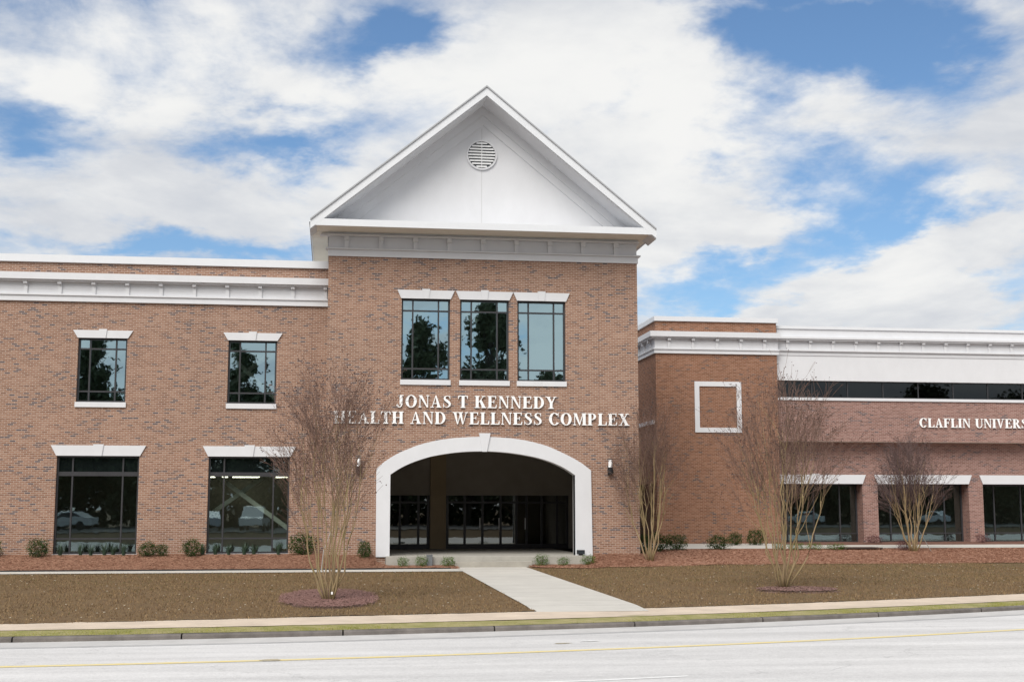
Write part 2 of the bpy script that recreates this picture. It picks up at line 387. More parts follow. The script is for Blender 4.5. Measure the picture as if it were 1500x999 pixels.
M['terrain'] = mat('terrain_soil', (0.12, 0.085, 0.05), 0.95, 0.2, 0.5, 0.4, 10)
M['lawn'] = mat('lawn_dormant', (0.10, 0.058, 0.029), 0.95, base2=(0.17, 0.115, 0.055), vscale=7, bump=0.8, bscale=35)
M['mulch'] = mat('pine_straw', (0.21, 0.105, 0.065), 0.95, base2=(0.32, 0.175, 0.12), vscale=5, bump=0.9, bscale=30)
M['ring'] = mat('bark_mulch_ring', (0.10, 0.058, 0.042), 0.95, base2=(0.155, 0.098, 0.078), vscale=14, bump=0.9, bscale=28)
M['concrete'] = mat('concrete_path', (0.50, 0.48, 0.44), 0.85, 0.07, 0.9, 0.15, 80)
M['sidewalk'] = mat('concrete_sidewalk', (0.54, 0.45, 0.36), 0.9, 0.12, 1.4, 0.25, 50)
M['kerb'] = mat('kerb_concrete', (0.15, 0.135, 0.125), 0.9, 0.3, 2.2, 0.3, 50)
M['strip'] = mat('verge_soil', (0.20, 0.20, 0.06), 0.95, base2=(0.34, 0.29, 0.15), vscale=2.5, bump=0.6, bscale=30)
M['yellow'] = mat('yellow_paint', (0.70, 0.56, 0.20), 0.8, base2=(0.62, 0.55, 0.36), vscale=6)
M['wpaint'] = mat('white_paint', (0.70, 0.70, 0.69), 0.8, 0.08, 5)
# road: worn pale asphalt with visible aggregate and long worn bands
def road_mat():
    m = mat('old_asphalt', (0.36, 0.35, 0.345), 0.9)
    t = m.node_tree; b = t.nodes['Principled BSDF']; g = t.nodes.new('ShaderNodeNewGeometry')
    def nz(scale, st, det=4, rough=0.6):
        mp = t.nodes.new('ShaderNodeMapping'); mp.inputs['Scale'].default_value = st; t.links.new(g.outputs['Position'], mp.inputs[0])
        n = t.nodes.new('ShaderNodeTexNoise'); n.inputs['Scale'].default_value = scale; n.inputs['Detail'].default_value = det; n.inputs['Roughness'].default_value = rough
        t.links.new(mp.outputs[0], n.inputs['Vector']); return n.outputs['Fac']
    def mth(op, a, b_=None, c=None):
        n = t.nodes.new('ShaderNodeMath'); n.operation = op
        for i, v in enumerate((a, b_, c)):
            if v is None: continue
            if isinstance(v, (int, float)): n.inputs[i].default_value = v
            else: t.links.new(v, n.inputs[i])
        return n.outputs[0]
    f = mth('ADD', mth('MULTIPLY', nz(26, (1, 1, 1), 3, 0.85), 1.15), mth('MULTIPLY', nz(1.0, (0.12, 1.4, 1)), 1.1))
    f = mth('ADD', f, mth('MULTIPLY', nz(6, (1, 1, 1)), 0.3))
    r = t.nodes.new('ShaderNodeMapRange'); r.inputs['From Min'].default_value = 0.82; r.inputs['From Max'].default_value = 1.66
    r.inputs['To Min'].default_value = 0.38; r.inputs['To Max'].default_value = 0.68
    vt = t.nodes.new('ShaderNodeTexVoronoi'); vt.feature = 'DISTANCE_TO_EDGE'; vt.inputs['Scale'].default_value = .42
    wv = t.nodes.new('ShaderNodeVectorMath'); wv.operation = 'ADD'; cb_ = t.nodes.new('ShaderNodeCombineXYZ'); k1 = mth('MULTIPLY', nz(1.7, (1, 1, 1), 6, .7), 1.6); t.links.new(k1, cb_.inputs[0]); t.links.new(k1, cb_.inputs[1])
    t.links.new(g.outputs['Position'], wv.inputs[0]); t.links.new(cb_.outputs[0], wv.inputs[1]); t.links.new(wv.outputs[0], vt.inputs['Vector'])
    ck = mth('LESS_THAN', vt.outputs['Distance'], .006); gate = mth('GREATER_THAN', nz(.35, (1, 1, 1), 2), .53)
    f = mth('SUBTRACT', f, mth('MULTIPLY', mth('MULTIPLY', ck, gate), .28))
    t.links.new(f, r.inputs['Value'])
    cc = t.nodes.new('ShaderNodeCombineColor'); t.links.new(r.outputs[0], cc.inputs[0]); t.links.new(mth('MULTIPLY', r.outputs[0], 0.985), cc.inputs[1]); t.links.new(mth('MULTIPLY', r.outputs[0], 0.975), cc.inputs[2])
    t.links.new(cc.outputs[0], b.inputs['Base Color'])
    bp = t.nodes.new('ShaderNodeBump'); bp.inputs['Strength'].default_value = 0.4; bp.inputs['Distance'].default_value = 0.01
    t.links.new(nz(60, (1, 1, 1)), bp.inputs['Height']); t.links.new(bp.outputs[0], b.inputs['Normal'])
    return m
M['road'] = road_mat()

XS = frange(-40, 48, 0.25)
XSR = frange(-60, 80, 0.5)
# one terrain sheet to the horizon
mb = MB()
gx = [-900, -400, -150] + frange(-80, 100, 2.0) + [200, 450, 900]
gy = [-900, -400, -150, -80, -40, -20, -10, -4, 0.5] + frange(2, 70, 1.0) + [80, 120, 200, 450, 1200]
for x in gx:
    for y in gy:
        if y < 1: z = -0.10
        else: z = G(x, y) - (0.35 if y - yk(x) < 1.0 else 0.16)
        mb.v.append((x, y, z))
for i in range(len(gx) - 1):
    for j in range(len(gy) - 1):
        a = i * len(gy) + j; b = a + len(gy); mb.f.append((a, b, b + 1, a + 1))
tag(mb.build('ground', M['terrain'], smooth=True), kind='structure')
tag(sheet('road', XSR, lambda x: 1.2, lambda x: yk(x) + 0.01, 40, lambda x, y: -0.72 - 0.03 * min(yk(x) - y, 6) / 6, M['road']))
def stripe(name, x0, x1, o0, o1, m, rise=0.005):
    return sheet(name, frange(x0, x1, 0.25), lambda x: yk(x) - o1, lambda x: yk(x) - o0, 1, lambda x, y: -0.72 - 0.03 * min(yk(x) - y, 6) / 6 + rise, m)
stripe('centre_line', -60, 80, 3.60, 3.79, M['yellow'])
stripe('lane_dash', 2.3, 5.25, 7.42, 7.55, M['wpaint'])
stripe('lane_dash', -10, -6.7, 7.42, 7.55, M['wpaint'])
stripe('edge_line', -60, 80, 0.95, 1.06, mat('worn_white_paint', (0.50, 0.50, 0.50), 0.85, base2=(0.36, 0.36, 0.36), vscale=1.5), 0.004)
stripe('gutter_dust', -60, 80, 0.0, 0.9, mat('gutter_dust', (0.47, 0.46, 0.45), 0.9, 0.10, 2.0, 0.2, 40), 0.003)
def patch(cx, off, rx, ry, m, seed):
    mb = MB(); n = 26
    for k in range(n):
        t = 2 * math.pi * k / n; q = 1 + .45 * noise.noise((math.cos(t) * 1.8, math.sin(t) * 1.8, seed)); px_ = cx + rx * q * math.cos(t); o_ = off + ry * q * math.sin(t)
        mb.v.append((px_, yk(px_) - o_, -0.72 - 0.03 * min(o_, 6) / 6 + .009))
    mb.f.append(tuple(range(n))[::-1]); tag(mb.build('road_patch', m), kind='structure')
M['patch'] = mat('patched_asphalt', (.40, .35, .25), .9, .25, 9)
patch(-0.95, 3.68, .17, .13, M['patch'], 1); patch(4.2, 2.55, .16, .05, M['patch'], 2); patch(4.75, 2.35, .2, .05, M['wpaint'], 3)
# kerb: cast lengths with joints
mb = MB()
kx = frange(-60, 80, 0.3)
def kerb_sec(x): 
    y = yk(x); w = 0.003 * noise.noise((x * 2.1, 0, 0))
    return [(x, y, -0.76), (x, y + 0.012, -0.655 + w), (x, y + 0.03, -0.63 + w), (x, y + 0.16, -0.622 + w), (x, y + 0.165, -0.76)]
for a, b in zip(kx, kx[1:]):
    joint = int(math.floor(b / 3.0)) != int(math.floor(a / 3.0))
    A = kerb_sec(a + 0.0); B = kerb_sec(b - (0.03 if joint else 0))
    for k in range(4): mb.quad(A[k], B[k], B[k + 1], A[k + 1])
    if joint:
        mb.poly([B[k] for k in range(5)]); C = kerb_sec(b); mb.poly([C[k] for k in reversed(range(5))])
tag(mb.build('kerb', M['kerb']), kind='structure')
sheet('verge', XSR, lambda x: yk(x) + 0.15, lambda x: yk(x) + 1.0, 4, lambda x, y: -0.628 + 0.060 * (y - yk(x)), M['strip'], wob=0.008)
sheet('sidewalk', XS, lambda x: yk(x) + 0.82, lambda x: yk(x) + 2.6 - 0.5 * max(0, min(1, (-x) / 7)), 3, lambda x, y: -0.580 + 0.014 * (y - yk(x)), M['sidewalk'], jag=0.05)
WX0, WX1 = 4.5, 7.02
def lawn_y1(x): return lerp(45.25, 46.7, min(max((x - 5) / 6, 0), 1))
swo = lambda x: yk(x) + 2.45 - 0.45 * max(0, min(1, (-x) / 7))
sheet('lawn', frange(-40, WX0, 0.125), swo, lambda x: 45.27, 100, 0.012, M['lawn'], wob=0.012, jag=0.09)
sheet('lawn', frange(WX1, 48, 0.125), swo, lambda x: lerp(47.6, 46.6, min(1, (x - 7) / 3)) , 100, 0.012, M['lawn'], wob=0.010, jag=0.10)
# front walk with joints
mb = MB(); ys = [yk(5.7) + 2.1] + frange(30.2, 47.95, 1.48)
for a, b in zip(ys, ys[1:]):
    za, zb = G(5.7, max(a, 28.6)) + 0.035, G(5.7, b) + 0.035
    if b > 45: zb = -0.405
    if a < 29: za = -0.548
    if a > 45: za = -0.405
    g = 0.018
    mb.quad((WX0 - .06, a, za), (WX1, a, za), (WX1, b - g, zb), (WX0 - .06, b - g, zb))
    mb.quad((WX0 - .06, b - g, zb - .012), (WX1, b - g, zb - .012), (WX1, b, zb - .012), (WX0 - .06, b, zb - .012))
tag(mb.build('front_walk', M['concrete']), kind='structure')
sheet('side_path', frange(-40, WX0 - 0.05, 0.25), lambda x: 45.3, lambda x: 46.95, 2, 0.03, M['concrete'])
mb = MB()
for a, b in zip(frange(-40, 4.2, 0.5), frange(-40, 4.2, 0.5)[1:]): mb.box(a, 46.99, -.5, b, 47.02, -.375 + 0.008 * noise.noise((a * 3, 0, 0)))
tag(mb.build('bed_shadow_strip', M['black'], ), 'thin dark strip standing in for the shadow line between the left pine straw bed and the pale side path', 'shadow strip')  # black strip added to stand in for the straw bed's shadow along the path
# pine straw beds
sheet('mulch_bed', frange(-40, -0.29, 0.125), lambda x: 47.02, lambda x: 50.19, 24, 0.02, M['mulch'], wob=0.022)
sheet('mulch_bed', frange(-0.29, 4.55, 0.1), lambda x: 47.02, lambda x: 48.82 if x < 1.6 else 48.24, 14, 0.02, M['mulch'], wob=0.018)
sheet('mulch_bed', frange(7.2, 11.55, 0.1), lambda x: lerp(47.5, 46.5, min(1, (x - 7) / 3)), lambda x: 48.24 if x < 9.6 else 48.82, 14, 0.025, M['mulch'], wob=0.018, jag=0.06)
sheet('mulch_bed', frange(11.55, 48, 0.125), lambda x: 46.5 + 0.3 * noise.noise((x * .3, 0, 0)), lambda x: 53.5, 30, 0.025, M['mulch'], wob=0.03, jag=0.12)
sheet('mulch_bed', frange(20.8, 48, 0.25), lambda x: 57.2, lambda x: 60.9, 8, 0.04, mat('dark_bed_soil', (0.15, 0.075, 0.055), 0.95, 0.3, 3, 0.6, 20), wob=0.02)
sheet('side_path', frange(11.6, 48, 0.25), lambda x: 53.6, lambda x: 57.2 + 8.0 * (1 - min(1, max(0, (x - 14.5) / 0.5))) + 1.95 * (1 - min(1, max(0, (x - 20.2) / 0.6))) * min(1, max(0, (x - 14.5) / 0.5)), 6, 0.045, M['concrete'])
def ring(name, cx, cy, rx, ry, seed):
    mb = MB(); n = 72; rows = 10; rnd = random.Random(seed)
    for j in range(rows + 1):
        for k in range(n):
            t = 2 * math.pi * k / n; rr = (j / rows) * (1 + 0.22 * noise.noise((math.cos(t) * 2.5, math.sin(t) * 2.5, seed)))
            x, y = cx + rx * rr * math.cos(t), cy + ry * rr * math.sin(t)
            mb.v.append((x, y, G(x, y) + 0.025 + 0.05 * (1 - (j / rows) ** 2) + 0.015 * noise.noise((x * 5, y * 5, 0)) - (0.02 if j == rows else 0)))
    for j in range(rows):
        for k in range(n): mb.f.append((j * n + k, j * n + (k + 1) % n, (j + 1) * n + (k + 1) % n, (j + 1) * n + k))
    tag(mb.build(name, M['ring'], smooth=True), kind='structure')
ring('mulch_ring', -0.05, 33.0, 1.12, 2.9, 1)
ring('mulch_ring', 12.45, 34.5, 1.15, 0.95, 2)

# ------------------------------------------------------------------ the building
T = 48.77          # tower face
LW = 50.2          # left wing face
BF = 59.2          # block face
WU = 59.5          # upper face of right wing
WL = 60.2          # lower face of right wing
B = empty('university_building', (5.6, T, 0), 'long brick and white trimmed building with a gabled entrance tower, arched porch and lower wings', 'building')

def window(x0, x1, z0, z1, y, lintel_h, sill_h, splay, kind, sill_proud=0.06, key=True, with_lintel=True, parts=(0.235, 0.765), tr=(0.14, 0.86), root=None, gl=None, lbl=None):
    """framed glass unit set in a hole of the wall; y = wall face"""
    gl = gl or M['glass']
    fy = y + 0.10
    wm = MB(); ft = 0.065
    wm.box(x0, fy, z0, x0 + ft, fy + .12, z1); wm.box(x1 - ft, fy, z0, x1, fy + .12, z1)
    wm.box(x0 + ft, fy, z1 - ft, x1 - ft, fy + .12, z1); wm.box(x0 + ft, fy, z0, x1 - ft, fy + .12, z0 + ft)
    w = x1 - x0; h = z1 - z0; mt = 0.028
    zt = z1 - tr[0] * h; zb = z1 - tr[1] * h
    for zz in (zt, zb): wm.box(x0 + ft, fy + .01, zz - mt, x1 - ft, fy + .11, zz + mt)
    for p in parts:
        xx = x0 + p * w
        for a, b in ((z0 + ft, zb - mt), (zb + mt, zt - mt), (zt + mt, z1 - ft)): wm.box(xx - mt, fy + .012, a, xx + mt, fy + .108, b)
    fr = wm.build('window', M['frame'], B)
    if lbl: fr['label'] = lbl
    pm = MB(); py = fy + .06
    xsx = [x0 + ft] + [x0 + p * w for p in parts] + [x1 - ft]; zsx = [z0 + ft, zb, zt, z1 - ft]
    if kind == 'ground':       # dark spandrel behind the top row
        sm = MB(); sm.box(x0 + ft + .002, py + .03, zt + mt, x1 - ft - .002, py + .05, z1 - ft - .002); sm.build('spandrel', M['spandrel'], fr)
        dm = MB(); dm.box(x0 + ft + .003, fy + .005, zt - .13, x1 - ft - .003, fy + .1, zt - mt - .001); dm.build('transom', M['frame'], fr)
    rnd = random.Random(int(x0 * 100) + 7)
    for a, b in zip(xsx, xsx[1:]):
        for c, d in zip(zsx, zsx[1:]):
            t1, t2 = rnd.uniform(-.0015, .0015), rnd.uniform(-.0015, .0015)
            pm.quad((a, py + t1, c), (b, py - t1, c), (b, py - t1 + t2, d), (a, py + t1 + t2, d))
    pm.build('pane', gl, fr)
    if with_lintel:
        lm = MB(); s = splay; cx = (x0 + x1) / 2; kw = 0.15 if w < 2.2 else 0.19
        lm.prism_xz([(x0 - .02, z1), (x1 + .02, z1), (x1 + s, z1 + lintel_h), (x0 - s, z1 + lintel_h)], y - .05, y + .10)
        lm.build('lintel', M['white'], fr)
        if key:
            km = MB(); km.prism_xz([(cx - kw * .68, z1 - .003), (cx + kw * .68, z1 - .003), (cx + kw, z1 + lintel_h + .045), (cx - kw, z1 + lintel_h + .045)], y - .085, y - .045)
            km.build('keystone', M['white'], fr)
    if sill_h > 0:
        sm = MB(); sm.box(x0 - .03, y - sill_proud, z0 - sill_h, x1 + .03, y + .11, z0); sm.build('sill', M['white'], fr)
    return fr

# --- tower walls (arch opening, three windows)
tw = [(2.45, 4.28), (4.66, 6.52), (6.85, 8.70)]
AX0, AX1, AC = 2.10, 9.03, 5.60
inner = [(2.10, 2.95), (2.45, 3.18), (2.84, 3.37), (3.28, 3.53), (3.77, 3.66), (4.64, 3.79), (5.60, 3.83), (6.5, 3.78), (7.33, 3.655), (7.88, 3.52), (8.32, 3.36), (8.70, 3.17), (9.03, 2.95)]
outer = [(1.58, 3.16), (1.84, 3.40), (2.25, 3.665), (2.75, 3.90), (3.38, 4.12), (4.33, 4.30), (5.60, 4.37), (6.85, 4.29), (7.80, 4.09), (8.35, 3.88), (8.90, 3.62), (9.32, 3.38), (9.64, 3.13)]
def smooth_curve(pts, k=6):
    o = []
    for i in range(len(pts) - 1):
        p0 = pts[max(i - 1, 0)]; p1 = pts[i]; p2 = pts[i + 1]; p3 = pts[min(i + 2, len(pts) - 1)]
        for j in range(k):
            t = j / k
            o.append(tuple(0.5 * ((2 * b) + (-a + c) * t + (2 * a - 5 * b + 4 * c - d) * t * t + (-a + 3 * b - 3 * c + d) * t ** 3) for a, b, c, d in zip(p0, p1, p2, p3)))
    o.append(pts[-1]); return o
innerS = smooth_curve(inner); outerS = [outer[0]] + smooth_curve(outer[1:-1]) + [outer[-1]]
wb = MB()
wall_y(wb, -0.3, 11.52, -0.6, 11.10, T, T + .35, [(a, b, 6.48, 9.55) for a, b in tw] + [(AX0 - .0, AX1 + .0, -0.6, 4.5)])
for (xa, za), (xb, zb) in zip(innerS, innerS[1:]):
    wb.quad((xa, T, za), (xb, T, zb), (xb, T, 4.5), (xa, T, 4.5)); wb.quad((xb, T + .35, zb), (xa, T + .35, za), (xa, T + .35, 4.5), (xb, T + .35, 4.5))
side_wall(wb, -0.3, 0.05, T + .352, 57.5, -.6, 11.10); side_wall(wb, 11.17, 11.52, T + .352, 57.5, -.6, 11.10); wall_y(wb, 0.052, 11.168, 4.4, 11.1, 57.1, 57.45)
side_wall(wb, 11.17, 11.52, 57.502, 68, -.6, 4.3); side_wall(wb, -0.3, 0.05, 57.502, 64, -.6, 8.4)
wb.build('tower_wall', M['brick'], B)
for (a, b) in tw:
    k = tw.index((a, b))
    window(a, b, 6.48, 9.55, T, 0.32, 0.19, 0.165, 'upper', parts=(0.235, 0.765), tr=(0.145, 0.86), lbl=['left window of the three over the tower sign', 'middle window of the three over the tower sign', 'right window of the three over the tower sign'][k])
# arch surround
am = MB(); y0, y1 = T - .07, T + .42
path_i = [(AX0, -0.05)] + innerS + [(AX1, -0.05)]; path_o = [(1.60, -0.05)] + outerS + [(9.68, -0.05)]
def resample(p, n):
    L = [0]
    for a, b in zip(p, p[1:]): L.append(L[-1] + math.dist(a, b))
    o = []
    for i in range(n + 1):
        t = L[-1] * i / n; k = max(j for j in range(len(L)) if L[j] <= t + 1e-9); k = min(k, len(p) - 2)
        f = (t - L[k]) / (L[k + 1] - L[k]); o.append((lerp(p[k][0], p[k + 1][0], f), lerp(p[k][1], p[k + 1][1], f)))
    return o
# jambs as their own quads, arch matched by parameter
ri, ro = resample(innerS, 60), resample(outerS, 60)
ri = [(AX0, -0.05)] + ri + [(AX1, -0.05)]; ro = [(1.60, -0.05)] + ro + [(9.68, -0.05)]
for i in range(len(ri) - 1):
    a, b, c, d = ri[i], ri[i + 1], ro[i + 1], ro[i]
    am.quad((d[0], y0, d[1]), (a[0], y0, a[1]), (b[0], y0, b[1]), (c[0], y0, c[1]))
    am.quad((a[0], y0, a[1]), (a[0], y1, a[1]), (b[0], y1, b[1]), (b[0], y0, b[1]))
    am.quad((d[0], T + .01, d[1]), (d[0], y0, d[1]), (c[0], y0, c[1]), (c[0], T + .01, c[1]))
    am.quad((a[0], y1, a[1]), (a[0] - (.2 if i == 0 else 0), y1, a[1]), (b[0], y1, b[1] + .3), (b[0], y1, b[1]))
ar = am.build('arch_surround', M['white'], B)
km = MB(); km.prism_xz([(5.50, 3.81), (5.68, 3.81), (5.815, 4.50), (5.385, 4.50)], T - .12, T - .065); km.build('keystone', M['white'], ar)

# --- tower frieze
def band(mb, x0, x1, y, z0, z1, proud, back=0.0): mb.box(x0 - (proud if back else 0), y - proud, z0, x1 + (proud if back else 0), y + 0.02, z1)
fm = MB()
X0, X1 = -0.3, 11.52
fm.box(X0 - .03, T - .06, 11.10, X1 + .03, T + .3, 11.35)
fm.box(X0 - .12, T - .15, 11.352, X1 + .12, T + .3, 11.405)
fm.box(X0 + .003, T + .02, 11.407, X1 - .003, T + .3, 11.86)
fm.box(X0 - .07, T - .16, 11.862, X1 + .07, T + .3, 11.93)
fm.box(X0 - .04, T - .05, 11.932, X1 + .04, T + .3, 12.02)
for (xa, xb) in ((X0 - .03, X0 + .3), (X1 - .3, X1 + .03)):
    fm.box(xa, T + .302, 11.10, xb, 57.6, 12.0)
fr = fm.build('frieze', M['white'], B)
for k in range(9):
    x = 0.36 + 1.29 * k; bm_ = MB(); bm_.box(x - .09, T - .13, 11.70, x + .09, T + .019, 11.86); bm_.box(x - .075, T - .075, 11.407, x + .075, T + .0185, 11.70)
    bm_.build('modillion', M['white'], fr)
# --- gable
GF = T - 1.33                         # front of overhang
EX0, EX1, EZ, PX, PZ = -0.985, 11.98, 12.23, 5.50, 17.53
gm = MB()
gm.prism_xz([(EX0 + .35, 11.9), (EX1 - .35, 11.9), (PX, PZ - .42)], T, T + .25)      # tympanum
gab = gm.build('gable', M['white'], B)
sl = math.atan2(PZ - EZ, PX - EX0)
def rake(mb, off0, off1, ya, yb, top_trim=0.0):
    """parallel boards following both slopes between perpendicular offsets off0<off1 below the roof line"""
    v0, v1 = off0 / math.cos(sl), off1 / math.cos(sl)
    for sx, ex in ((1, EX0), (-1, EX1)):
        e0, e1 = v0 / math.tan(sl), v1 / math.tan(sl)
        pts = [(ex, EZ - v1), (PX, PZ - v1), (PX, PZ - v0), (ex, EZ - v0)]
        if sx < 0: pts = [(PX, PZ - v1), (ex, EZ - v1), (ex, EZ - v0), (PX, PZ - v0)]
        mb.prism_xz(pts, ya, yb)
zt0 = 12.02
rm = MB(); rake(rm, 0.05, 0.30, GF, GF + .06); 
rm.build('rake_board', M['white_metal'], gab)
rm = MB(); rake(rm, 0.0, 0.048, GF - .05, GF + .3); rm.build('drip_edge', mat('roof_edge_grey', (0.38, 0.39, 0.41), 0.5), gab)
rm = MB(); rake(rm, 0.27, 0.32, GF + .062, T + .02); rm.build('rake_soffit', M['white'], gab)
rm = MB()
v0 = 0.325
for o0, o1, pr in ((0.32, 0.60, .09), (0.602, 0.90, .045)):
    a0, a1 = o0 / math.cos(sl), o1 / math.cos(sl)
    for ex in (EX0, EX1):
        sg = 1 if ex == EX0 else -1
        # clip at the cornice top
        xa = ex + sg * ((zt0 + .2 - EZ + a1) / math.tan(sl)); xb = ex + sg * ((zt0 + .2 - EZ + a0) / math.tan(sl))
        pts = [(xb, zt0 + .2), (xa, zt0 + .2), (PX, PZ - a1), (PX, PZ - a0)]
        if sg < 0: pts = pts[::-1]
        rm.prism_xz(pts, T - pr, T + .01)
rm.build('frieze_board', M['white'], gab)
# horizontal cornice of the pediment, soffit, roof
cm = MB(); cm.box(EX0, GF + .002, 11.98, EX1, GF + .07, 12.235); cm.box(EX0, GF + .071, 12.20, EX1, T, 12.23)
cm.box(EX0, GF + .075, 11.99, EX0 + .05, 58, 12.22); cm.box(EX1 - .05, GF + .075, 11.99, EX1, 58, 12.22)
cm.build('cornice', M['white_metal'], gab)
sm = MB(); sm.box(EX0 + .051, GF + .072, 12.01, EX1 - .051, T - .051, 12.03)
sm.box(EX0 + .051, T - .05, 12.01, X0 - .05, 58, 12.03); sm.box(X1 + .05, T - .05, 12.01, EX1 - .051, 58, 12.03)
for k in range(30):
    y = T + k * .3; sm.box(EX0 + .06, y, 12.004, X0 - .06, y + .015, 12.009)
sm.build('soffit', M['soffit'], gab)
rf = MB()
for ex, sg in ((EX0, -1), (EX1, 1)):
    e = (ex + sg * .04, EZ - .04 * math.tan(sl))
    a = [(e[0], GF + .31, e[1] - .045), (PX, GF + .31, PZ - .005), (PX, 58, PZ - .005), (e[0], 58, e[1] - .045)]
    if sg > 0: a = a[::-1]
    rf.poly(a)
    rf.quad((ex, 58, EZ - .1), (PX, 58, PZ - .1), (PX, 57.99, 12.0), (ex, 57.99, 12.0))
rf.build('roof', M['shingle'], B)
# joint line and round louvre
M['joint'] = mat('joint_grey', (0.5, 0.5, 0.51), 0.8)
for ja, jb in ((12.24, 14.60), (15.79, PZ - 1.3)):
    jm = MB(); jm.box(5.455, T - .004, ja, 5.475, T + .001, jb); jm.build('panel_joint', M['joint'], gab)
VC, VZ, VR = 5.46, 15.19, 0.565
vm = MB(); n = 48
for k in range(n):
    t0, t1 = 2 * math.pi * k / n, 2 * math.pi * (k + 1) / n
    def P(r, t, y): return (VC + r * math.cos(t), y, VZ + r * math.sin(t))
    ra, rb = VR - .035, VR + .03
    vm.quad(P(ra, t1, T - .07), P(ra, t0, T - .07), P(rb, t0, T - .07), P(rb, t1, T - .07))
    vm.quad(P(rb, t1, T - .07), P(rb, t0, T - .07), P(rb, t0, T + .01), P(rb, t1, T + .01))
    vm.quad(P(ra, t0, T - .07), P(ra, t1, T - .07), P(ra, t1, T - .002), P(ra, t0, T - .002))
vent = vm.build('round_vent', M['white'], gab)
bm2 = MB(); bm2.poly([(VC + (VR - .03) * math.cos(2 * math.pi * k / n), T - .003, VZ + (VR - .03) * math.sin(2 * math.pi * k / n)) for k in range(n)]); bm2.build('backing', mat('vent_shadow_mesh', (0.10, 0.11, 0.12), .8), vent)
for k in range(9):
    z = VZ - 0.455 + k * 0.1145
    hw = math.sqrt(max(0, (VR - .04) ** 2 - (z - VZ + .02) ** 2)); hw2 = math.sqrt(max(0, (VR - .04) ** 2 - (z - VZ - .03) ** 2)); hw = min(hw, hw2)
    s = MB(); s.poly([(VC - hw, T - .062, z - .035), (VC + hw, T - .062, z - .035), (VC + hw, T - .012, z + .042), (VC - hw, T - .012, z + .042)])
    s.poly([(VC - hw, T - .064, z - .035), (VC - hw, T - .064, z - .005), (VC + hw, T - .064, z - .005), (VC + hw, T - .064, z - .035)][::-1])
    s.build('slat', M['slat'], vent)
s = MB(); s.box(VC - .012, T - .066, VZ - VR + .05, VC + .012, T - .0645, VZ + VR - .05); s.build('centre_rib', M['slat'], vent)

# --- porch: floor slab, back wall, storefront
pb = MB(); pb.box(1.95, 48.18, -.7, 9.55, 57.9, -.02)
pb.build('porch_slab', mat('porch_concrete', (0.36, 0.345, 0.31), 0.9, 0.12, 1.6, 0.3, 30), B, bevel=0.012)
st = MB(); st.box(4.42, 47.82, -.7, 7.26, 48.178, -.205); st.build('entrance_step', mat('step_concrete', (0.34, 0.32, 0.28), 0.9, 0.12, 1.6, 0.3, 30), B, bevel=0.012)
PB = 57.2
pm = MB()
pm.box(0.052, T + .43, -.019, 2.09, 49.3, 4.6); pm.box(9.04, T + .43, -.019, 11.168, 49.3, 4.6)
pm.box(0.6, 49.3, -.019, 1.0, PB, 4.6); pm.box(10.6, 49.3, -.019, 11.0, PB, 4.6)
pm.box(0.6, T + .36, 4.35, 11.0, PB + .3, 4.6)
wall_y(pm, 0.9, 10.7, -.02, 4.5, PB, PB + .3, [(1.0, 4.18, -.02, 2.28), (4.9, 10.3, -.02, 2.28)])
pm.build('porch_wall', M['recess'], B)
q = MB(); q.box(4.2, PB - .12, -.019, 4.88, PB - .001, 4.34); q.build('porch_pier', M['pier'], B)
sf = MB(); sy = PB + .08
def mull(x, w=.05): sf.box(x - w, sy, -.019, x + w, sy + .1, 2.275)
for x in (1.1, 2.15, 2.9, 3.7, 4.12, 4.97, 5.72, 6.5, 7.3, 8.0, 8.45, 9.12, 9.8, 10.25): mull(x)
sf.box(1.0, sy + .002, 1.93, 4.18, sy + .09, 2.02); sf.box(4.9, sy + .002, 1.93, 10.3, sy + .09, 2.02)
sf.box(1.0, sy + .002, -.018, 4.18, sy + .09, .18); sf.box(4.9, sy + .002, -.018, 10.3, sy + .09, .18)
sfr = sf.build('storefront', M['frame'], B)
M['glass_dim'] = glass_mat('storefront_glass', (0.25, 0.27, 0.25), (0.75, 0.80, 0.78), 0.22, 0.02)
for a, b in ((1.15, 2.1), (2.2, 2.85), (2.95, 3.65), (3.75, 4.07), (5.02, 5.67), (5.77, 6.45), (6.55, 7.25), (7.35, 7.95), (8.05, 8.4), (8.5, 9.07), (9.17, 9.75), (9.85, 10.2)):
    for c, d in ((.18, 1.93), (2.02, 2.27)):
        g = MB(); g.quad((a, sy + .05, c), (b, sy + .05, c), (b, sy + .05, d), (a, sy + .05, d)); g.build('pane', M['glass_dim'], sfr)
for x in (6.38, 7.22, 8.38):
    hd = MB(); hd.box(x - .02, sy - .06, .8, x + .02, sy - .03, 1.3); hd.box(x - .015, sy - .03, .85, x + .015, sy, .9); hd.box(x - .015, sy - .03, 1.2, x + .015, sy, 1.25)
    hd.build('door_pull', M['slat'], sfr)
rm_ = MB(); wall_y(rm_, 0.9, 10.7, -.02, 4.3, 61.5, 61.6); rm_.box(.9, PB + .31, -.06, 10.7, 61.5, -.021); rm_.box(.9, PB + .31, 2.9, 10.7, 61.5, 3.0)
rm_.box(0.85, PB + .31, -.02, .9, 61.5, 3); rm_.box(10.7, PB + .31, -.02, 10.75, 61.5, 3)
rm_.build('lobby_interior', M['interior'], B)
# tower upper room
im = MB(); im.box(.06, 52.5, 4.7, 11.16, 52.6, 11); im.box(.06, T + .36, 4.7, 11.16, 52.5, 4.75); im.box(.06, T + .36, 10.9, 11.16, 52.5, 11.0)
im.build('upper_room', M['interior'], B)

